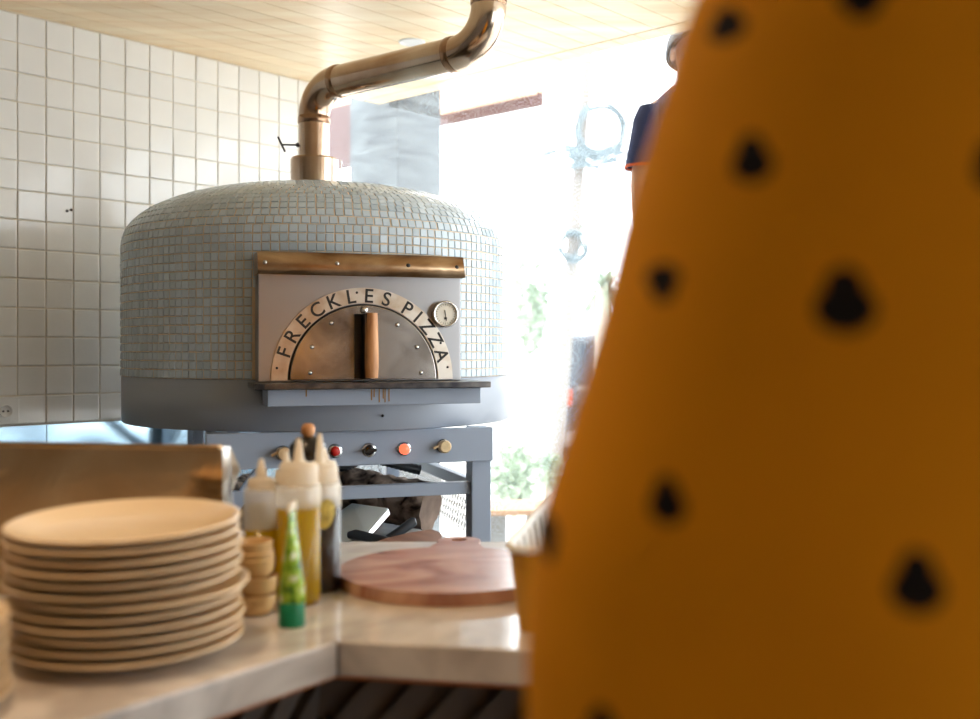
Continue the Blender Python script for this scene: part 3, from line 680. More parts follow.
# steel splash guard behind the plates
g0 = Vector((-1.10, 1.735, 0)); gm = Vector(((130 - CX) / F * 1.662, 1.662, 0)); g1 = Vector(((222 - CX) / F * 1.635, 1.635, 0))
sg_ = empty('splash_guard', (-0.7, 1.68, CT), 'low polished steel splash guard standing behind the tall plate stack', 'splash guard')
gt = 1.098
MB().beam(g0 + Z * ((CT + gt) / 2), gm + Z * ((CT + gt) / 2), 0.003, gt - CT).build('steel_sheet', 'mirror', sg_)
MB().beam(gm + Vector((0.0, -0.003, (CT + gt) / 2)), g1 + Vector((0.002, -0.003, (CT + gt) / 2)), 0.003, gt - CT).build('steel_sheet', 'mirror', sg_)
MB().beam(g0 + Vector((0, -0.004, gt)), g1 + Vector((0, -0.004, gt)), 0.016, 0.008).build('top_hem', 'mirror', sg_, bevel=0.002)
bk = g1 + Vector((0.014, 0.05, 0))
quadslab([g1 + Z * CT + Vector((0, -0.004, 0)), g1 + Z * gt + Vector((0, -0.004, 0)), g1 + Vector((0.006, 0.02, gt)), g1 + Vector((0.016, 0.05, gt - 0.04)), g1 + Vector((0.006, 0.035, gt - 0.075)), g1 + Vector((0.02, 0.06, CT))], 0.002, 'end_flange', 'bright_metal', sg_)

# ------------------------------------------------------------------ plates
pp = [(0.0, 0.004), (0.055, 0.004), (0.068, 0.0), (0.073, 0.0), (0.082, 0.003), (0.112, 0.008), (0.144, 0.0185), (0.1475, 0.0205), (0.148, 0.0225), (0.146, 0.0235), (0.142, 0.0225), (0.112, 0.0125), (0.088, 0.0078), (0.0, 0.0072)]
plate0 = MB().lathe(pp, (0, 0, 0), 96).build('dinner_plate', 'plate', loc=(0, 0, 0))
tag(plate0, 'x', 'plate', 'plates in the tall stack')
ORD = ['lowest', 'second', 'third', 'fourth', 'fifth', 'sixth', 'seventh', 'eighth', 'ninth', 'tenth', 'eleventh', 'top']
jx = [0.002, 0.000, 0.003, -0.001, 0.000, 0.009, -0.003, 0.0, -0.002, 0.001, -0.003, -0.002]
for k in range(12):
    loc = Vector((-0.476 + jx[k], 1.372 + random.uniform(-0.002, 0.002), CT + 0.001 + k * 0.0137))
    lab = 'cream plate, %s from the bottom of the tall stack' % ORD[k] if 0 < k < 11 else ('topmost cream plate, flat face open, on the tall stack' if k == 11 else 'lowest cream plate of the tall stack, on the marble counter')
    if k == 0: o = plate0; o.location = loc; o['label'] = lab
    else: o = copy_thing(plate0, loc, 0, lab)
    o.rotation_euler = (radians(0.15 * k + (0.5 if k == 11 else 0)), radians(random.uniform(-0.3, 0.3) - 0.05 * k), random.uniform(0, 6))
    o.rotation_mode = 'XYZ'
    o.rotation_euler.z = 0
for k in range(7):
    lab = 'cream plate, %s from the bottom of the short stack cut by the left edge' % ORD[k] if k else 'lowest cream plate of the short stack cut by the left edge'
    if k == 6: lab = 'topmost cream plate of the short stack cut by the left edge'
    o = copy_thing(plate0, Vector((-0.672 + random.uniform(-0.002, 0.002), 1.112, CT + 0.001 + k * 0.01335)), 0, lab); o['group'] = 'plates in the short stack'
# ramekins
bw = [(0.0, 0.003), (0.018, 0.0), (0.020, 0.0), (0.027, 0.008), (0.030, 0.018), (0.030, 0.026), (0.031, 0.028), (0.0305, 0.030), (0.0285, 0.030), (0.027, 0.026), (0.026, 0.016), (0.020, 0.006), (0.0, 0.005)]
bowl0 = MB().lathe(bw, (0, 0, 0), 40).build('ramekin', 'bowl', loc=(0, 0, 0)); tag(bowl0, 'x', 'small bowl', 'ramekins stacked beside the plates')
bz = [0, 0.0275, 0.0545, 0.0645, 0.0795]
for k in range(5):
    lab = ['small tan ramekin at the bottom of its stack on the counter', 'small tan ramekin second from the bottom of its stack', 'small tan ramekin in the middle of its stack', 'small tan ramekin just under the topmost one', 'small tan ramekin on top of its stack beside the plates'][k]
    loc = Vector((-0.352 + [0.001, 0.003, -0.001, -0.002, -0.004][k], 1.565, CT + bz[k] + 0.0005))
    if k == 0: bowl0.location = loc; bowl0['label'] = lab
    else: copy_thing(bowl0, loc, 0, lab)

# ------------------------------------------------------------------ squeeze bottles
def bottle(x, y, r, hb, level, liquid, label, capr=0.8, tip=0.055, capz=0.02, print_=False, extra=False):
    e = empty('squeeze_bottle', (x, y, CT), label, 'squeeze bottle', 'squeeze bottles on the counter')
    c = (x, y, CT)
    MB().lathe([(0, 0.002), (r * 0.9, 0.0), (r, 0.006), (r, level)], c, 40).lathe([(r, level), (r, hb - 0.008), (r * 0.93, hb), (r * 0.80, hb + 0.002)], c, 40, 1).build('bottle_body', ['bottle_wet', 'bottle'], e)
    MB().lathe([(0, 0.003), (r * 0.9, 0.003), (r - 0.0012, 0.008), (r - 0.0012, level), (0, level)], c, 40).build('liquid', liquid, e)
    cr = r * capr
    cap = MB().lathe([(cr, hb - 0.001), (cr * 1.02, hb + 0.002), (cr, hb + capz), (cr * 0.9, hb + capz + 0.004), (cr * 0.42, hb + capz + 0.006), (0.0085, hb + capz + 0.010), (0.0035, hb + capz + tip), (0.0, hb + capz + tip)], c, 32).build('cap', 'cap_white', e)
    if print_:
        cp = MB()
        n_ = 10
        vs = []
        for i in range(n_ + 1):
            a = -pi / 2 + radians(-4) + radians(56) * i / n_
            w = 0.008 + 0.016 * sin(pi * i / n_); zc = 0.125 + 0.01 * i / n_
            for s_ in (-1, 1): vs.append(Vector((x + (r + 0.0006) * cos(a), y + (r + 0.0006) * sin(a), CT + zc + s_ * w)))
        cp.add(vs, [(2 * i, 2 * i + 1, 2 * i + 3, 2 * i + 2) for i in range(n_)], 0, True); cp.build('gold_label', 'gold_print', e, recalc=False)
    return e
bottle(-0.3585, 1.640, 0.0270, 0.178, 0.116, 'oil', 'smallest oil squeeze bottle, nearest the ramekins', capr=0.78, tip=0.034, capz=0.012)
bottle(-0.2985, 1.632, 0.0345, 0.186, 0.150, 'oil', 'tall squeeze bottle of yellow oil behind the green tube', capr=0.88, tip=0.043, capz=0.028)
bottle(-0.2800, 1.722, 0.0350, 0.178, 0.138, 'soy', 'squeeze bottle of dark sauce with a gold print', capr=0.84, tip=0.056, capz=0.024, print_=True)
bottle(-0.3330, 1.708, 0.0265, 0.177, 0.120, 'oil', 'squeeze bottle hidden behind the oil bottles, only its tip showing', capr=0.7, tip=0.034, capz=0.018)
bottle(-0.2860, 1.800, 0.0270, 0.178, 0.140, 'soy', 'squeeze bottle behind the dark sauce bottle', capr=0.8, tip=0.026, capz=0.022)
# standing tube
tx, ty = (292 - CX) / F * 1.50, 1.50
tb = empty('sauce_tube', (tx, ty, CT), 'green patterned squeeze tube standing on its green cap', 'sauce tube')
MB().lathe([(0, 0), (0.0180, 0.0), (0.0188, 0.003), (0.0182, 0.034), (0.0165, 0.036), (0.0, 0.036)], (tx, ty, CT), 32).build('cap', 'cap_green', tb, bevel=0)
mb = MB(); vs = []; nn = 28; H_ = 0.132
for i in range(15):
    f = i / 14; rx = 0.0172 * (1 - f) + 0.0022 * f; rx = 0.0172 * (1 - f ** 1.25) + 0.0022; ry = 0.0172 + 0.007 * f
    for k in range(nn):
        a = 2 * pi * k / nn; vs.append(Vector((tx - 0.004 * f * f * 0 + rx * cos(a), ty + ry * sin(a), CT + 0.034 + H_ * f)))
mb.add(vs, [(i * nn + k, i * nn + (k + 1) % nn, (i + 1) * nn + (k + 1) % nn, (i + 1) * nn + k) for i in range(14) for k in range(nn)], 0, True)
mb.add(vs[-nn:], [tuple(range(nn))])
mb.build('tube_body', 'tube', tb)
MB().box((tx, ty, CT + 0.034 + H_ + 0.004), (0.0046, 0.049, 0.012)).build('crimped_end', 'cap_white', tb, bevel=0.001)
# pepper mill
mx_, my_ = (308 - CX) / F * 1.90, 1.90
pm_ = empty('pepper_mill', (mx_, my_, CT), 'black pepper mill with a wooden knob behind the bottles', 'pepper mill')
MB().lathe([(0, 0), (0.030, 0), (0.031, 0.01), (0.024, 0.05), (0.022, 0.10), (0.026, 0.145), (0.031, 0.16), (0.035, 0.185), (0.036, 0.205), (0.032, 0.224), (0.020, 0.236), (0, 0.239)], (mx_, my_, CT), 40).build('mill_body', 'gloss_black', pm_)
MB().lathe([(0, 0.236), (0.007, 0.236), (0.0125, 0.244), (0.0125, 0.255), (0.008, 0.261), (0, 0.262)], (mx_, my_, CT), 28).build('mill_knob', 'wood_handle', pm_)

# round board with short handle
bc = Vector((-0.070, 1.797)); BR = 0.190; a_h = radians(88)
mb = MB(); hdv = Vector((cos(a_h), sin(a_h))); pv = Vector((-hdv.y, hdv.x))
out = []; N_ = 110
hc = bc + hdv * (BR + 0.066)
for k in range(N_):                        # disc, open where the handle starts
    a = a_h + radians(16) + (2 * pi - radians(32)) * k / (N_ - 1)
    rr = BR * (1 + 0.006 * sin(3 * a + 1)); out.append(bc + Vector((cos(a), sin(a))) * rr)
for k in range(25):                        # round handle end with a waist
    a = -radians(115) + radians(230) * k / 24
    out.append(hc + (hdv * cos(a) + pv * sin(a)) * 0.043)
t_b, t_t = CT + 0.0005, CT + 0.0215
bmh = bmesh.new()
vo = [bmh.verts.new((p.x, p.y, t_t)) for p in out]; hole = [hc + Vector((cos(2 * pi * k / 20), sin(2 * pi * k / 20))) * 0.016 + hdv * 0.008 for k in range(20)]
vh = [bmh.verts.new((p.x, p.y, t_t)) for p in hole]
ed = [bmh.edges.new((vo[i], vo[(i + 1) % len(vo)])) for i in range(len(vo))] + [bmh.edges.new((vh[i], vh[(i + 1) % 20])) for i in range(20)]
bmesh.ops.triangle_fill(bmh, use_beauty=True, use_dissolve=False, edges=ed)
fc = list(bmh.faces); ret = bmesh.ops.extrude_face_region(bmh, geom=fc)
for v in [g for g in ret['geom'] if isinstance(g, bmesh.types.BMVert)]: v.co.z = t_b
bmesh.ops.recalc_face_normals(bmh, faces=bmh.faces)
for v in bmh.verts: v.co -= Vector((bc.x, bc.y, t_b))
me = bpy.data.meshes.new('serving_board'); bmh.to_mesh(me); bmh.free(); me.materials.append(M['board'])
bo = bpy.data.objects.new('serving_board', me); COL.objects.link(bo); bo.location = (bc.x, bc.y, t_b)
bv = bo.modifiers.new('Bevel', 'BEVEL'); bv.width = 0.003; bv.segments = 2; bv.limit_method = 'ANGLE'; bv.angle_limit = radians(50)
tag(bo, 'round reddish wooden serving board with short holed handle on the counter', 'serving board')

# mustard tub with white rim and white slatted lining, half behind the garment
bs = empty('storage_tub', (0.18, 1.58, CT), 'mustard tub with white rim and slatted white lining at the counter edge', 'tub')
TP = [(0.024, 1.462), (0.030, 1.449), (0.045, 1.444), (0.300, 1.444), (0.330, 1.47), (0.380, 1.69), (0.365, 1.71), (0.130, 1.71), (0.112, 1.695)]
def tubring(f, zb, sc_=1.0, slope=0.23):
    c = Vector((0.20, 1.58)); out = []
    for i in range(len(TP)):
        a, b = Vector(TP[i]), Vector(TP[(i + 1) % len(TP)]); m = max(1, int((b - a).length / 0.012))
        for q in range(m):
            p = a.lerp(b, q / m); p = c + (p - c) * sc_
            out.append(Vector((p.x, p.y, zb + f * (0.118 + (p.y - 1.45) * slope))))
    return out
def shell(rings, name, mat, par, close=None):
    mb = MB(); n = len(rings[0]); mb.add([v for rg in rings for v in rg], [(i * n + q, i * n + (q + 1) % n, (i + 1) * n + (q + 1) % n, (i + 1) * n + q) for i in range(len(rings) - 1) for q in range(n)], 0, True)
    if close is not None: mb.add(rings[close], [tuple(range(n))])
    return mb.build(name, mat, par)
shell([tubring(0.0, CT + 0.001, 0.90), tubring(1.0, CT, 0.985)], 'tub_body', 'mustard_plastic', bs, 0)
lin_ = shell([tubring(0.0, CT + 0.006, 0.86), tubring(1.0, CT, 0.965)], 'slatted_lining', 'white_plastic', bs, 0)
rt_ = tubring(1.0, CT, 0.985); MB().tube(rt_ + rt_[:1], 0.006, 8).build('rim', 'white_plastic', bs)
lo_, hi_ = tubring(0.0, CT + 0.008, 0.85), tubring(1.0, CT - 0.002, 0.955); mb = MB()
for q in range(0, len(lo_), 2): mb.tube([lo_[q], hi_[q]], 0.0022, 5)
mb.build('lining_rib', 'white_wall', lin_)

# ------------------------------------------------------------------ people
def skin_body(name, pts, edges, radii, root, mat, parent, sub=2):
    me = bpy.data.meshes.new(name); off = parent.location if parent else Vector()
    me.from_pydata([Vector(p) - off for p in pts], edges, []); ob = bpy.data.objects.new(name, me); COL.objects.link(ob); ob.parent = parent
    sk = ob.modifiers.new('Skin', 'SKIN'); sk.use_smooth_shade = True
    for i, r in enumerate(radii):
        d = me.skin_vertices[0].data[i]; d.radius = (r, r) if not isinstance(r, tuple) else r; d.use_root = (i == root)
    ss = ob.modifiers.new('Subdivision', 'SUBSURF'); ss.levels = sub; ss.render_levels = sub
    me.materials.append(mat); return ob
def bake(ob):
    """evaluate the modifiers into a plain mesh"""
    bpy.context.view_layer.update(); dg = bpy.context.evaluated_depsgraph_get()
    me = bpy.data.meshes.new_from_object(ob.evaluated_get(dg)); mats = list(ob.data.materials); ob.modifiers.clear(); ob.data = me
    if not me.materials:
        for m in mats: me.materials.append(m)
    return ob
def head_shape(ob, hc, fwd, s=1.0):
    """push the skin vertices near the head into a head shape with brow, nose, chin"""
    fwd = Vector(fwd).normalized(); right = fwd.cross(Z)
    return ob
def person(feet, fwd, H, label, arm_l, arm_r, shirt_m, leg_m, hair_len=0.03):
    """feet: ground point; fwd: facing; arms given as elbow / wrist offsets in (right, fwd, up) from shoulder"""
    fwd = Vector(fwd).normalized(); rt = fwd.cross(Z).normalized(); k = H / 1.75; feet = Vector(feet)
    def P(r, f, z): return feet + rt * (r * k) + fwd * (f * k) + Z * (z * k)
    e = empty('person', feet, label, 'person')
    pts, ed, rad = [], [], []
    def add(p, r, prev=None):
        pts.append(p); rad.append(r * k if not isinstance(r, tuple) else (r[0] * k, r[1] * k)); i = len(pts) - 1
        if prev is not None: ed.append((prev, i))
        return i
    pel = add(P(0, 0, 0.95), 0.125); wa_ = add(P(0, 0, 1.10), 0.115, pel); ch = add(P(0, 0, 1.30), 0.125, wa_); sh_ = add(P(0, -0.01, 1.42), 0.09, ch)
    nk = add(P(0, 0.0, 1.50), 0.052, sh_); jw = add(P(0, 0.02, 1.565), 0.062, nk); hd_ = add(P(0, 0.012, 1.64), 0.080, jw); tp_ = add(P(0, 0.0, 1.705), 0.060, hd_)
    hands = []
    for sgn, arm in ((-1, arm_l), (1, arm_r)):
        s0 = add(P(0.165 * sgn, -0.01, 1.405), 0.052, sh_); S = Vector((0.165 * sgn, -0.01, 1.405))
        el = add(P(S.x + arm[0][0], S.y + arm[0][1], S.z + arm[0][2]), 0.042, s0)
        fa = Vector(arm[0]) * 0.5 + Vector(arm[1]) * 0.5; m1 = add(P(S.x + fa[0], S.y + fa[1], S.z + fa[2]), 0.038, el)
        wr = add(P(S.x + arm[1][0], S.y + arm[1][1], S.z + arm[1][2]), 0.027, m1)
        dv = (Vector(arm[1]) - Vector(arm[0])).normalized(); W = S + Vector(arm[1])
        pa = add(P(*(W + dv * 0.05)), (0.034, 0.020), wr)
        side = Vector((-sgn, 0.2, 0)); side = (side - dv * side.dot(dv)).normalized(); wid = dv.cross(side).normalized()
        if wid.y > 0: thumb = wid
        else: thumb = -wid
        for j, (o_f, ln) in enumerate(((0.030, 0.072), (0.010, 0.082), (-0.010, 0.076), (-0.028, 0.060))):
            b = W + dv * 0.085 + thumb * o_f
            f1 = add(P(*b), 0.010, pa); f2 = add(P(*(b + dv * ln * 0.55 + side * 0.006)), 0.009, f1); add(P(*(b + dv * ln * 0.95 + side * 0.026)), 0.0075, f2)
        tb_ = add(P(*(W + dv * 0.045 + thumb * 0.038)), 0.011, pa); add(P(*(W + dv * 0.085 + thumb * 0.058 + side * 0.01)), 0.009, tb_)
    for sgn in (-1, 1):
        hp_ = add(P(0.095 * sgn, 0, 0.88), 0.088, pel); kn = add(P(0.10 * sgn, 0.015, 0.50), 0.060, hp_); cf = add(P(0.10 * sgn, -0.01, 0.34), 0.056, kn); an = add(P(0.10 * sgn, 0, 0.10), 0.036, cf)
    body = bake(skin_body('body', pts, ed, rad, pel, M['skin'], e))
    # face
    hcv = P(0, 0.012, 1.635)
    for sgn in (-1, 1):
        ey = MB(); c = hcv + rt * (0.031 * sgn * k) + fwd * (0.072 * k) + Z * (0.0 * k)
        ey.lathe([(0.012 * k * sin(pi * i / 8), 0.009 * k * cos(pi * i / 8)) for i in range(9)], c, 14, axis=(rt, Z, fwd)); eo = ey.build('eye', 'eye', body)
        MB().lathe([(0, 0.0092 * k), (0.0055 * k, 0.0084 * k)], c + fwd * 0.0005, 12, axis=(rt, Z, fwd)).build('iris', 'iris', eo, recalc=False)
        MB().tube([c + Z * 0.018 * k - rt * 0.018 * k, c + Z * 0.022 * k + fwd * 0.004, c + Z * 0.018 * k + rt * 0.018 * k], 0.003 * k, 6).build('eyebrow', 'hair', body)
        ea = MB(); c = hcv + rt * (0.083 * sgn * k) - fwd * 0.005 * k - Z * 0.008 * k
        ea.lathe([(0.0, -0.008 * k), (0.020 * k, -0.006 * k), (0.026 * k, 0.004 * k), (0.018 * k, 0.007 * k), (0.0, 0.002 * k)], c, 18, axis=(fwd * 0.7, Z * 1.15, rt * sgn)); ea.build('ear', 'skin', body)
    ns = MB(); ns.tube([hcv + fwd * 0.074 * k + Z * 0.002 * k, hcv + fwd * 0.090 * k - Z * 0.022 * k, hcv + fwd * 0.096 * k - Z * 0.034 * k, hcv + fwd * 0.078 * k - Z * 0.042 * k], [0.007 * k, 0.011 * k, 0.014 * k, 0.010 * k], 12); ns.build('nose', 'skin', body)
    ms = MB(); ms.tube([hcv + fwd * 0.070 * k - Z * 0.066 * k - rt * 0.022 * k, hcv + fwd * 0.080 * k - Z * 0.064 * k, hcv + fwd * 0.070 * k - Z * 0.066 * k + rt * 0.022 * k], [0.003 * k, 0.007 * k, 0.003 * k], 10); ms.build('mouth', 'lip', body)
    # hair cap: shell round the top and back of the head
    hm = MB(); vs = []; n1_, n2_ = 20, 32
    for i in range(n1_ + 1):
        ph = pi * 0.5 * i / n1_ * 1.32
        for j in range(n2_):
            a = 2 * pi * j / n2_; back = 0.5 - 0.5 * cos(a)   # a=0 is the face side
            pe_ = ph * (0.50 + 0.50 * back)
            r_ = (0.100 + 0.004 * noise.noise(Vector((i * 0.7, j * 0.6, 1)))) * k
            vs.append(hcv + Z * 0.012 * k - fwd * 0.006 * k + (fwd * cos(a) * 0.98 + rt * sin(a) * 0.90) * (r_ * sin(pe_)) + Z * (r_ * 1.06 * cos(pe_)))
    hm.add(vs, [(i * n2_ + j, i * n2_ + (j + 1) % n2_, (i + 1) * n2_ + (j + 1) % n2_, (i + 1) * n2_ + j) for i in range(n1_) for j in range(n2_)], 0, True)
    ho = hm.build('hair', 'hair', e); so_ = ho.modifiers.new('Solidify', 'SOLIDIFY'); so_.thickness = 0.012
    # trousers
    p2 = [P(0, 0, 1.0), P(0, 0, 0.95)]; r2 = [0.135 * k, 0.140 * k]; e2_ = [(0, 1)]
    for sgn in (-1, 1):
        i0 = len(p2); p2 += [P(0.097 * sgn, 0, 0.87), P(0.10 * sgn, 0.012, 0.50), P(0.10 * sgn, -0.005, 0.12)]; r2 += [0.104 * k, 0.078 * k, 0.066 * k]; e2_ += [(1, i0), (i0, i0 + 1), (i0 + 1, i0 + 2)]
    bake(skin_body('trousers', p2, e2_, r2, 1, M[leg_m], e))
    for sgn in (-1, 1):
        vs = []; 
        for (f, w, h) in ((-0.07, 0.030, 0.075), (-0.05, 0.038, 0.085), (0.02, 0.040, 0.085), (0.08, 0.045, 0.055), (0.14, 0.044, 0.045), (0.175, 0.028, 0.030)):
            for (a, b) in ((-1, 0), (-0.9, 0.75), (-0.4, 1), (0.4, 1), (0.9, 0.75), (1, 0)): vs.append(P(0.10 * sgn + a * w, f, 0.002 + b * h))
        sm_ = MB(); sm_.add(vs, [(i * 6 + j, i * 6 + j + 1, (i + 1) * 6 + j + 1, (i + 1) * 6 + j) for i in range(5) for j in range(5)] + [(i * 6, (i + 1) * 6, (i + 1) * 6 + 5, i * 6 + 5) for i in range(5)] + [(0, 1, 2, 3, 4, 5), (30, 31, 32, 33, 34, 35)], 0, True)
        sm_.build('shoe', 'black', e)
    return e, P, rt, fwd, k
def loft(mb, rings, n=40, closed=True, mi=0):
    vs = []
    for (c, ax, ay, rx, ry, ex) in rings:
        for k in range(n):
            a = 2 * pi * k / n; ca, sa = cos(a), sin(a)
            vs.append(c + ax * (math.copysign(abs(ca) ** ex, ca) * rx) + ay * (math.copysign(abs(sa) ** ex, sa) * ry))
    mb.add(vs, [(i * n + k, i * n + (k + 1) % n, (i + 1) * n + (k + 1) % n, (i + 1) * n + k) for i in range(len(rings) - 1) for k in range(n)], mi, True)
    return vs

# person outside in a navy shirt, standing on the masonry ledge
LZ = 0.76
fp = Vector((0.775, 4.02, LZ))
lg = MB().box(Vector((0.98, 4.12, LZ / 2 - 0.05)), (0.70, 0.50, LZ + 0.10), (1, 0, 0)).build('masonry_ledge', 'white_wall', bevel=0.01)
tag(lg, 'white masonry ledge outside on which the navy-shirted person stands', 'ledge')
armL = ((-0.05, 0.0, -0.27), (-0.07, 0.05, -0.50)); armR = ((0.05, 0.0, -0.27), (0.07, 0.06, -0.50))
fw = Vector((0.35, -1, 0))
e, P, rt, fwd, k = person(fp + Vector((0, 0, 0.0)), fw, 1.74, 'person in a navy short-sleeved shirt outside, half hidden by the yellow garment', armL, armR, 'navy', 'trouser')
mb = MB()
loft(mb, [(P(0, 0, z), rt, fwd, rx * k, ry * k, 0.85) for z, rx, ry in ((0.90, 0.175, 0.135), (1.0, 0.17, 0.13), (1.15, 0.165, 0.13), (1.30, 0.18, 0.14), (1.38, 0.185, 0.13), (1.43, 0.17, 0.11), (1.47, 0.125, 0.085), (1.505, 0.08, 0.068), (1.515, 0.065, 0.06))])
for sgn in (-1, 1):
    dd = Vector((0.05 * sgn, 0, -0.27)).normalized(); S = Vector((0.165 * sgn, -0.01, 1.405))
    ring = []
    for (t_s, r_) in ((-0.02, 0.055), (0.03, 0.068), (0.10, 0.068), (0.20, 0.070), (0.215, 0.071)):
        q = S + dd * t_s; ring.append((P(*q), rt, fwd, r_ * k, r_ * k, 1.0))
    loft(mb, ring, 28)
mb.build('shirt', 'navy', e)
for sgn in (-1, 1):
    q = Vector((0.165 * sgn, -0.01, 1.405)) + Vector((0.05 * sgn, 0, -0.27)).normalized() * 0.215
    m2 = MB(); loft(m2, [(P(q.x, q.y, q.z + 0.002), rt, fwd, 0.0722 * k, 0.0722 * k, 1.0), (P(q.x, q.y, q.z - 0.009), rt, fwd, 0.0722 * k, 0.0722 * k, 1.0)], 28); m2.build('sleeve_trim', 'orange_trim', e)

# foreground person in the mustard garment with black freckles, back to the camera
DY = 0.62
edge = [(0, 700), (70, 680), (160, 650), (225, 632), (310, 612), (360, 597), (435, 575), (490, 556), (545, 541), (560, 539), (580, 536), (630, 532), (650, 530), (670, 529), (719, 528), (760, 529)]
e, P, rt, fwd, k = person(Vector((0.36, 0.66, 0)), (0.0, 1, 0), 1.80, 'person in a loose mustard garment with black freckle spots, nearest the camera', ((-0.05, 0.10, -0.26), (-0.03, 0.30, -0.36)), ((0.05, 0.10, -0.26), (0.03, 0.30, -0.36)), 'navy', 'trouser')
cxp = 0.36; rings = []
rings.append((Vector((cxp, 0.66, 0.80)), 0.335, 0.165)); rings.append((Vector((cxp, 0.66, 0.95)), 0.335, 0.165))
for (py, px) in reversed(edge):
    z = EYE + (HY - py) / F * DY; xe = (px - CX) / F * DY
    f = max(0, (z - 1.30) / 0.2)
    rings.append((Vector((cxp, 0.66, z)), cxp - xe, 0.16 - 0.03 * f))
rings += [(Vector((cxp, 0.66, 1.485)), 0.225, 0.12), (Vector((cxp, 0.66, 1.515)), 0.16, 0.10), (Vector((cxp, 0.66, 1.54)), 0.10, 0.08), (Vector((cxp, 0.66, 1.555)), 0.075, 0.07)]
mb = MB(); nr = 96; vs = []
for (c, rx, ry) in rings:
    for q in range(nr):
        a = 2 * pi * q / nr; ca, sa = cos(a), sin(a); ex = 0.85
        fold = 1 + 0.035 * max(0, (1.25 - c.z) / 0.3) * sin(9 * a + c.z * 6)
        fl = max(0, min(1, (-ca - 0.86) / 0.14)) * max(0, min(1, (1.1375 - c.z) / 0.010)) * max(0, min(1, (c.z - 1.055) / 0.05)) * 0.0
        vs.append(c + Vector((math.copysign(abs(ca) ** ex, ca) * rx - fl, math.copysign(abs(sa) ** ex, sa) * ry * fold, 0)))
mb.add(vs, [(i * nr + q, i * nr + (q + 1) % nr, (i + 1) * nr + (q + 1) % nr, (i + 1) * nr + q) for i in range(len(rings) - 1) for q in range(nr)], 0, True)
bvh = BVHTree.FromPolygons([v.copy() for v in mb.v], mb.f)
spots = [(727, 24, 15, 20), (862, 0, 24, 20), (752, 158, 19, 26), (845, 300, 30, 34), (663, 283, 15, 20), (667, 500, 18, 24), (917, 582, 28, 32), (548, 538, 9, 22), (990, 165, 16, 24), (602, 722, 14, 16),
         (1040, 420, 22, 26), (1060, 60, 20, 24), (800, 800, 20, 26), (1100, 640, 26, 28), (960, 860, 20, 24), (690, 880, 18, 24), (1180, 300, 24, 28), (1200, 520, 20, 24), (560, 850, 14, 22), (1150, 850, 20, 24), (820, -120, 18, 24), (960, -160, 20, 24)]
SP = []
cam0 = Vector((0, 0, EYE))
for (px, py, rx, ry) in spots:
    d = Vector(((px - CX) / F, 1, (HY - py) / F)).normalized(); hit = bvh.ray_cast(cam0, d)
    if hit[0] is not None: SP.append((hit[0].x, hit[0].z, rx * hit[0].y / F, ry * hit[0].y / F))
def freckle_cloth():
    m, nt, b = newmat('mustard_freckled_cloth'); N = nt.nodes; L = nt.links
    tc = N.new('ShaderNodeTexCoord'); cur = None
    def mth(op, a, b_=None):
        n = N.new('ShaderNodeMath'); n.operation = op; L.new(a, n.inputs[0])
        if b_ is not None:
            if isinstance(b_, (int, float)): n.inputs[1].default_value = b_
            else: L.new(b_, n.inputs[1])
        return n.outputs[0]
    pk = 0
    for (x, z, rx, rz) in SP:
        flip = 1 if pk % 3 != 1 else -1; pk += 1
        for (dz, sx, sz) in ((-0.25 * flip, 0.95, 0.75), (0.38 * flip, 0.62, 0.62)):
            mp = N.new('ShaderNodeVectorMath'); mp.operation = 'SUBTRACT'; mp.inputs[1].default_value = (x, 0, z + dz * rz)
            L.new(tc.outputs['Object'], mp.inputs[0])
            ml = N.new('ShaderNodeVectorMath'); ml.operation = 'MULTIPLY'; ml.inputs[1].default_value = (1 / (rx * sx), 0, 1 / (rz * sz)); L.new(mp.outputs[0], ml.inputs[0])
            ln = N.new('ShaderNodeVectorMath'); ln.operation = 'LENGTH'; L.new(ml.outputs[0], ln.inputs[0])
            cur = ln.outputs['Value'] if cur is None else mth('MINIMUM', cur, ln.outputs['Value'])
    lt = mth('LESS_THAN', cur, 1.0)
    mx = N.new('ShaderNodeMix'); mx.data_type = 'RGBA'; mx.inputs[6].default_value = (0.86, 0.345, 0.006, 1); mx.inputs[7].default_value = (0.012, 0.010, 0.010, 1)
    L.new(lt, mx.inputs[0]); L.new(mx.outputs[2], b.inputs['Base Color']); b.inputs['Roughness'].default_value = 0.85
    b.inputs['Specular IOR Level'].default_value = 0.2
    t = N.new('ShaderNodeBsdfTranslucent'); L.new(mx.outputs[2], t.inputs[0]); ms = N.new('ShaderNodeMixShader'); ms.inputs[0].default_value = 0.12
    L.new(b.outputs[0], ms.inputs[1]); L.new(t.outputs[0], ms.inputs[2]); L.new(ms.outputs[0], N['Material Output'].inputs['Surface'])
    return m
M['freckle'] = freckle_cloth()
g = mb.build('freckled_shirt', 'freckle', e)
# object coordinates of the cloth must be world-sized: keep mesh in world coordinates
g.location = -e.location; 
for v in g.data.vertices: v.co += e.location

# ------------------------------------------------------------------ outside
struct(MB().box(RM(14, 0, -0.42), (21.2, 40, 0.1), U).build('floor_outside', 'pave'))
struct(MB().box(RM(3.75, 0.5, -0.20), (0.9, 8, 0.36), U).build('trim_3', 'pave'))
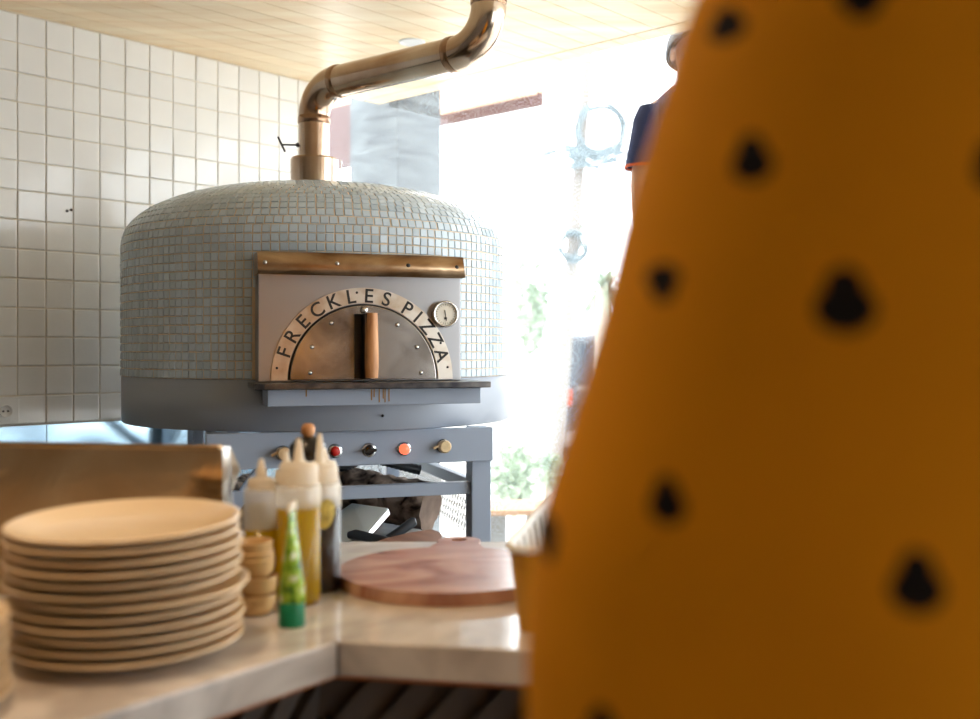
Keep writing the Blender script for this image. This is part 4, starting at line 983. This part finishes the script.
# roof edge beyond the added haze pane
def ub(px, py, u):
    t = (px - CX) / F; y = u / (U.x * t + U.y); return AT(px, py, y)
w1 = ub(541, 105, 5.1); w0 = w1 + T * 3.4
aw = empty('roof_overhang', (w0 + w1) / 2, 'brown-edged roof overhang seen past the slate pillar', 'roof')
MB().beam(w0 + Z * 0.04, w1 + Z * 0.04, 0.05, 0.085).build('fascia_board', 'brown_beam', aw)
quadslab([w1 + Z * 0.09, w0 + Z * 0.09, w0 + Z * 0.35 - U * 1.2, w1 + Z * 0.40 + T * 1.1 - U * 1.2], 0.03, 'soffit', 'soffit', aw)
p1, p2, p3, p4 = AT(580, 105, 6.0), AT(582, 50, 5.4), AT(488, 40, 5.6), AT(486, 76, 5.9)
tag(quadslab([p1, p2, p3, p4], 0.04, 'canopy', 'soffit', None), 'pale peach canopy underside just below the ceiling edge', 'canopy')
# utility pole with cable coils
pp_ = AT(554, 480, 12.0)
up = empty('utility_pole', (pp_.x, pp_.y, -0.37), 'pale utility pole hung with coils of cable outside', 'utility pole')
MB().tube([(pp_.x, 12, -0.37), (AT(592, 0, 12).x, 12, 5.3)], [0.085, 0.065], 16).build('pole', 'pole', up)
def coil(px, py, rpx, n, name, dep=11.85):
    mb = MB(); c = AT(px, py, dep); r = rpx / F * dep
    for q in range(n):
        rr = r * random.uniform(0.86, 1.06); o1 = Vector((random.uniform(-.04, .04), random.uniform(-.05, .05), random.uniform(-.04, .04)))
        mb.tube([c + o1 + Vector((rr * cos(2 * pi * t / 30), 0.02 * sin(t), rr * 1.05 * sin(2 * pi * t / 30))) for t in range(31)], 0.013, 6, caps=False)
    mb.build(name, 'cable', up)
coil(600, 130, 24, 6, 'cable_coil'); coil(572, 245, 14, 5, 'cable_coil')
mb = MB()
for q in range(14):
    a = AT(560 + random.uniform(-6, 10), 150 + random.uniform(-10, 22), 11.8); b = AT(622 + random.uniform(-8, 4), 140 + random.uniform(0, 22), 11.8)
    mb.tube([a, (a + b) / 2 - Z * random.uniform(0, 0.15), b], 0.016, 5)
mb.build('cable_bundle', 'cable', up)
for q, (ya, yb, sag, wd) in enumerate(((178, 152, 0.25, 'lowest, thickest'), (160, 150, 0.15, 'middle'), (150, 128, 0.1, 'upper left'))):
    a = AT(300, ya + 12, 13.5); b = AT(556, yb, 12); pts = [a.lerp(b, t / 12) - Z * (sag * sin(pi * t / 12)) for t in range(13)]
    tag(MB().tube(pts, 0.02, 6).build('overhead_cable', 'cable'), '%s overhead cable running left from the utility pole' % wd, 'cable', 'overhead cables outside')
for q, (ya, yb, wd) in enumerate(((150, 148, 'upper'), (168, 172, 'lower'))):
    a = AT(594, ya, 12); b = AT(780, yb, 12.5)
    tag(MB().tube([a, (a + b) / 2 - Z * 0.1, b], 0.02, 6).build('overhead_cable', 'cable'), '%s overhead cable running right from the utility pole' % wd, 'cable', 'overhead cables outside')
# plants
def foliage(mb, c, rx, rz, n, ls, palm=False):
    for _ in range(n):
        while True:
            q = Vector((random.uniform(-1, 1), random.uniform(-1, 1), random.uniform(-1, 1)))
            if q.length < 1: break
        p = c + Vector((q.x * rx, q.y * rx, q.z * rz)); d = Vector((random.gauss(0, 1), random.gauss(0, 1), random.gauss(0, 0.8))).normalized()
        s = d.cross(Vector((random.random(), random.random(), random.random()))).normalized(); l = ls * random.uniform(0.6, 1.3)
        mb.add([p - d * l, p + s * l * 0.35, p + d * l, p - s * l * 0.35], [(0, 1, 2, 3)])
def shrub(px, py, dep, wpx, hpx, n, ls, name, label, cat='plant', mat='leaf', trunk=None, grp=None):
    c = AT(px, py, dep); rx = wpx / F * dep / 2; rz = hpx / F * dep / 2; gz = -0.37
    e = empty(name, (c.x, c.y, gz), label, cat, grp); mb = MB(); foliage(mb, c, rx, rz, n, ls); mb.build('foliage', mat, e, recalc=False)
    st = MB()
    for q in range(3): st.tube([(c.x + 0.03 * (q - 1), c.y, gz), (c.x + random.uniform(-.3, .3) * rx, c.y, c.z)], [0.02 + rx * 0.05, 0.012], 8)
    st.build('stem', 'trunk', e)
shrub(512, 478, 8.0, 50, 70, 620, 0.05, 'garden_shrub', 'leafy bush outside just right of the oven stand leg')
shrub(549, 470, 8.6, 34, 34, 320, 0.05, 'garden_shrub', 'small brighter green bush by the foot of the utility pole')
shrub(528, 305, 15.0, 42, 110, 420, 0.11, 'garden_tree', 'pale drooping tree outside right of the oven', 'tree')
shrub(500, 270, 17.0, 50, 60, 240, 0.12, 'garden_tree', 'faint far tree just beyond the oven shoulder', 'tree')
def palm(px, py, dep, rpx, label):
    c = AT(px, py, dep); e = empty('palm_tree', (c.x, c.y, -0.37), label, 'palm tree'); mb = MB(); r = rpx / F * dep
    for q in range(60):
        a = random.uniform(0, 2 * pi); el = random.uniform(-0.9, 1.2); pr = None; prs = None
        for t in range(6):
            f = t / 5; d = Vector((cos(a) * cos(el), sin(a) * cos(el), sin(el))); p = c + d * (r * f) - Z * (r * 0.45 * f * f)
            s = d.cross(Z).normalized() * (0.06 * (1 - f) + 0.01)
            if pr is not None: mb.add([pr - prs, pr + prs, p + s, p - s], [(0, 1, 2, 3)])
            pr, prs = p, s
    mb.build('frond', 'palm_leaf', e, recalc=False); MB().tube([(c.x, c.y, -0.37), c], [0.12, 0.09], 12).build('trunk', 'trunk', e)
palm(604, 288, 13.0, 38, 'spiky palm outside behind the dark van')
palm(575, 222, 19.0, 30, 'faint far palm behind the utility pole')
# dark van
vd = 14.0; vx0 = AT(566, 400, vd).x; vg = -0.37
van = empty('van', (vx0 + 0.9, vd + 1.5, vg), 'dark blue parked van seen from behind beside the yellow garment', 'van')
wv, hv, lv = 1.78, 1.86, 4.2
sec = [(0.0, 0.30), (0.0, 0.95), (0.06, 1.15), (0.16, 1.72), (0.26, hv - 0.03), (0.5, hv), (2.6, hv), (3.2, 1.35), (lv - 0.1, 1.05), (lv, 0.75), (lv, 0.30)]
mb = MB(); mb.prism(sec, 0, wv, (Vector((vx0 + wv, vd, vg)), Vector((0, 1, 0)), Z, Vector((-1, 0, 0)))); mb.build('car_body', 'van', van, bevel=0.08)
quadslab([(vx0 + 0.16, vd + 0.052, vg + 1.18), (vx0 + wv - 0.16, vd + 0.052, vg + 1.18), (vx0 + wv - 0.22, vd + 0.145, vg + 1.66), (vx0 + 0.22, vd + 0.145, vg + 1.66)], 0.01, 'rear_window', 'van_glass', van)
for s_ in (0, 1):
    xx = vx0 + (0.05 if s_ == 0 else wv - 0.05); MB().box((xx, vd - 0.0, vg + 0.98), (0.09, 0.06, 0.22)).build('tail_light', 'tail', van, bevel=0.01)
MB().box((vx0 + wv / 2, vd - 0.04, vg + 0.42), (wv - 0.04, 0.12, 0.20)).build('bumper', 'stone_grey', van, bevel=0.03)
MB().box((vx0 + wv / 2, vd - 0.012, vg + 0.80), (0.46, 0.02, 0.11)).build('number_plate', 'white_plastic', van)
MB().box((vx0 + 0.5, vd - 0.012, vg + 1.10), (0.72, 0.02, 0.03)).build('chrome_strip', 'bright_metal', van)
for xx in (vx0 + 0.12, vx0 + wv - 0.12):
    for yy in (vd + 0.75, vd + lv - 0.8):
        MB().lathe([(0, -0.1), (0.2, -0.1), (0.3, -0.09), (0.31, 0), (0.3, 0.09), (0.2, 0.1), (0, 0.1)], (xx, yy, vg + 0.31), 24, axis=(Vector((0, 1, 0)), Z, Vector((1, 0, 0)))).build('wheel', 'black', van)
# bench and stone planter outside
bp0 = AT(508, 514, 5.6)
be = empty('garden_bench', (bp0.x, bp0.y, -0.02), 'low wooden bench top outside between stand leg and basket', 'bench')
for q in range(4): MB().box((bp0.x + 0.05, bp0.y + q * 0.10, bp0.z + 0.012), (0.42, 0.085, 0.03)).build('seat_slat', 'bench', be, bevel=0.004)
for sx in (-0.12, 0.22):
    MB().box((bp0.x + sx, bp0.y + 0.15, (bp0.z - 0.37) / 2), (0.22, 0.34, bp0.z + 0.37)).build('leg', 'stone_grey', be)
# white building far behind the plants
bd = empty('building', RM(19, -2, -0.37), 'overexposed white building beyond the street', 'building')
MB().box(RM(19.5, 2, 1.4), (1.0, 14, 3.6), U).build('facade_wall', 'white_wall', bd)
for q in range(6): MB().box(RM(18.98, -3 + q * 2.0, 1.5), (0.06, 0.9, 1.2), U).build('window', 'van_glass', bd)

# ------------------------------------------------------------------ light, camera
W = bpy.data.worlds.new('sky'); SC.world = W; W.use_nodes = True
bg = W.node_tree.nodes['Background']; bg.inputs[0].default_value = (0.92, 0.97, 1.0, 1); bg.inputs[1].default_value = 5.4
sun = bpy.data.lights.new('sun', 'SUN'); sun.energy = 2; sun.angle = radians(3); sun.color = (1, 0.96, 0.9)
so2 = bpy.data.objects.new('sun', sun); COL.objects.link(so2); so2.rotation_euler = (radians(28), radians(-22), 0)
cd = bpy.data.cameras.new('camera'); cam = bpy.data.objects.new('camera', cd); COL.objects.link(cam); SC.camera = cam
cam.location = (0, 0, EYE); cam.rotation_euler = (radians(90), 0, 0)
cd.sensor_width = 36; cd.lens = F / 980 * 36; cd.shift_y = -(359.5 - HY) / 980; cd.clip_start = 0.02; cd.clip_end = 300
cd.dof.use_dof = True; cd.dof.focus_distance = 2.85; cd.dof.aperture_fstop = 2.0; cd.dof.aperture_blades = 9
vs_ = SC.view_settings; vs_.view_transform = 'Standard'; vs_.look = 'None'; vs_.exposure = 0.24; vs_.gamma = 1; vs_.use_curve_mapping = False
SC.cycles.use_denoising = True; SC.cycles.max_bounces = 10; SC.cycles.diffuse_bounces = 5; SC.cycles.glossy_bounces = 5; SC.cycles.transparent_max_bounces = 16
SC.cycles.sample_clamp_indirect = 6; SC.cycles.caustics_reflective = False; SC.cycles.caustics_refractive = False
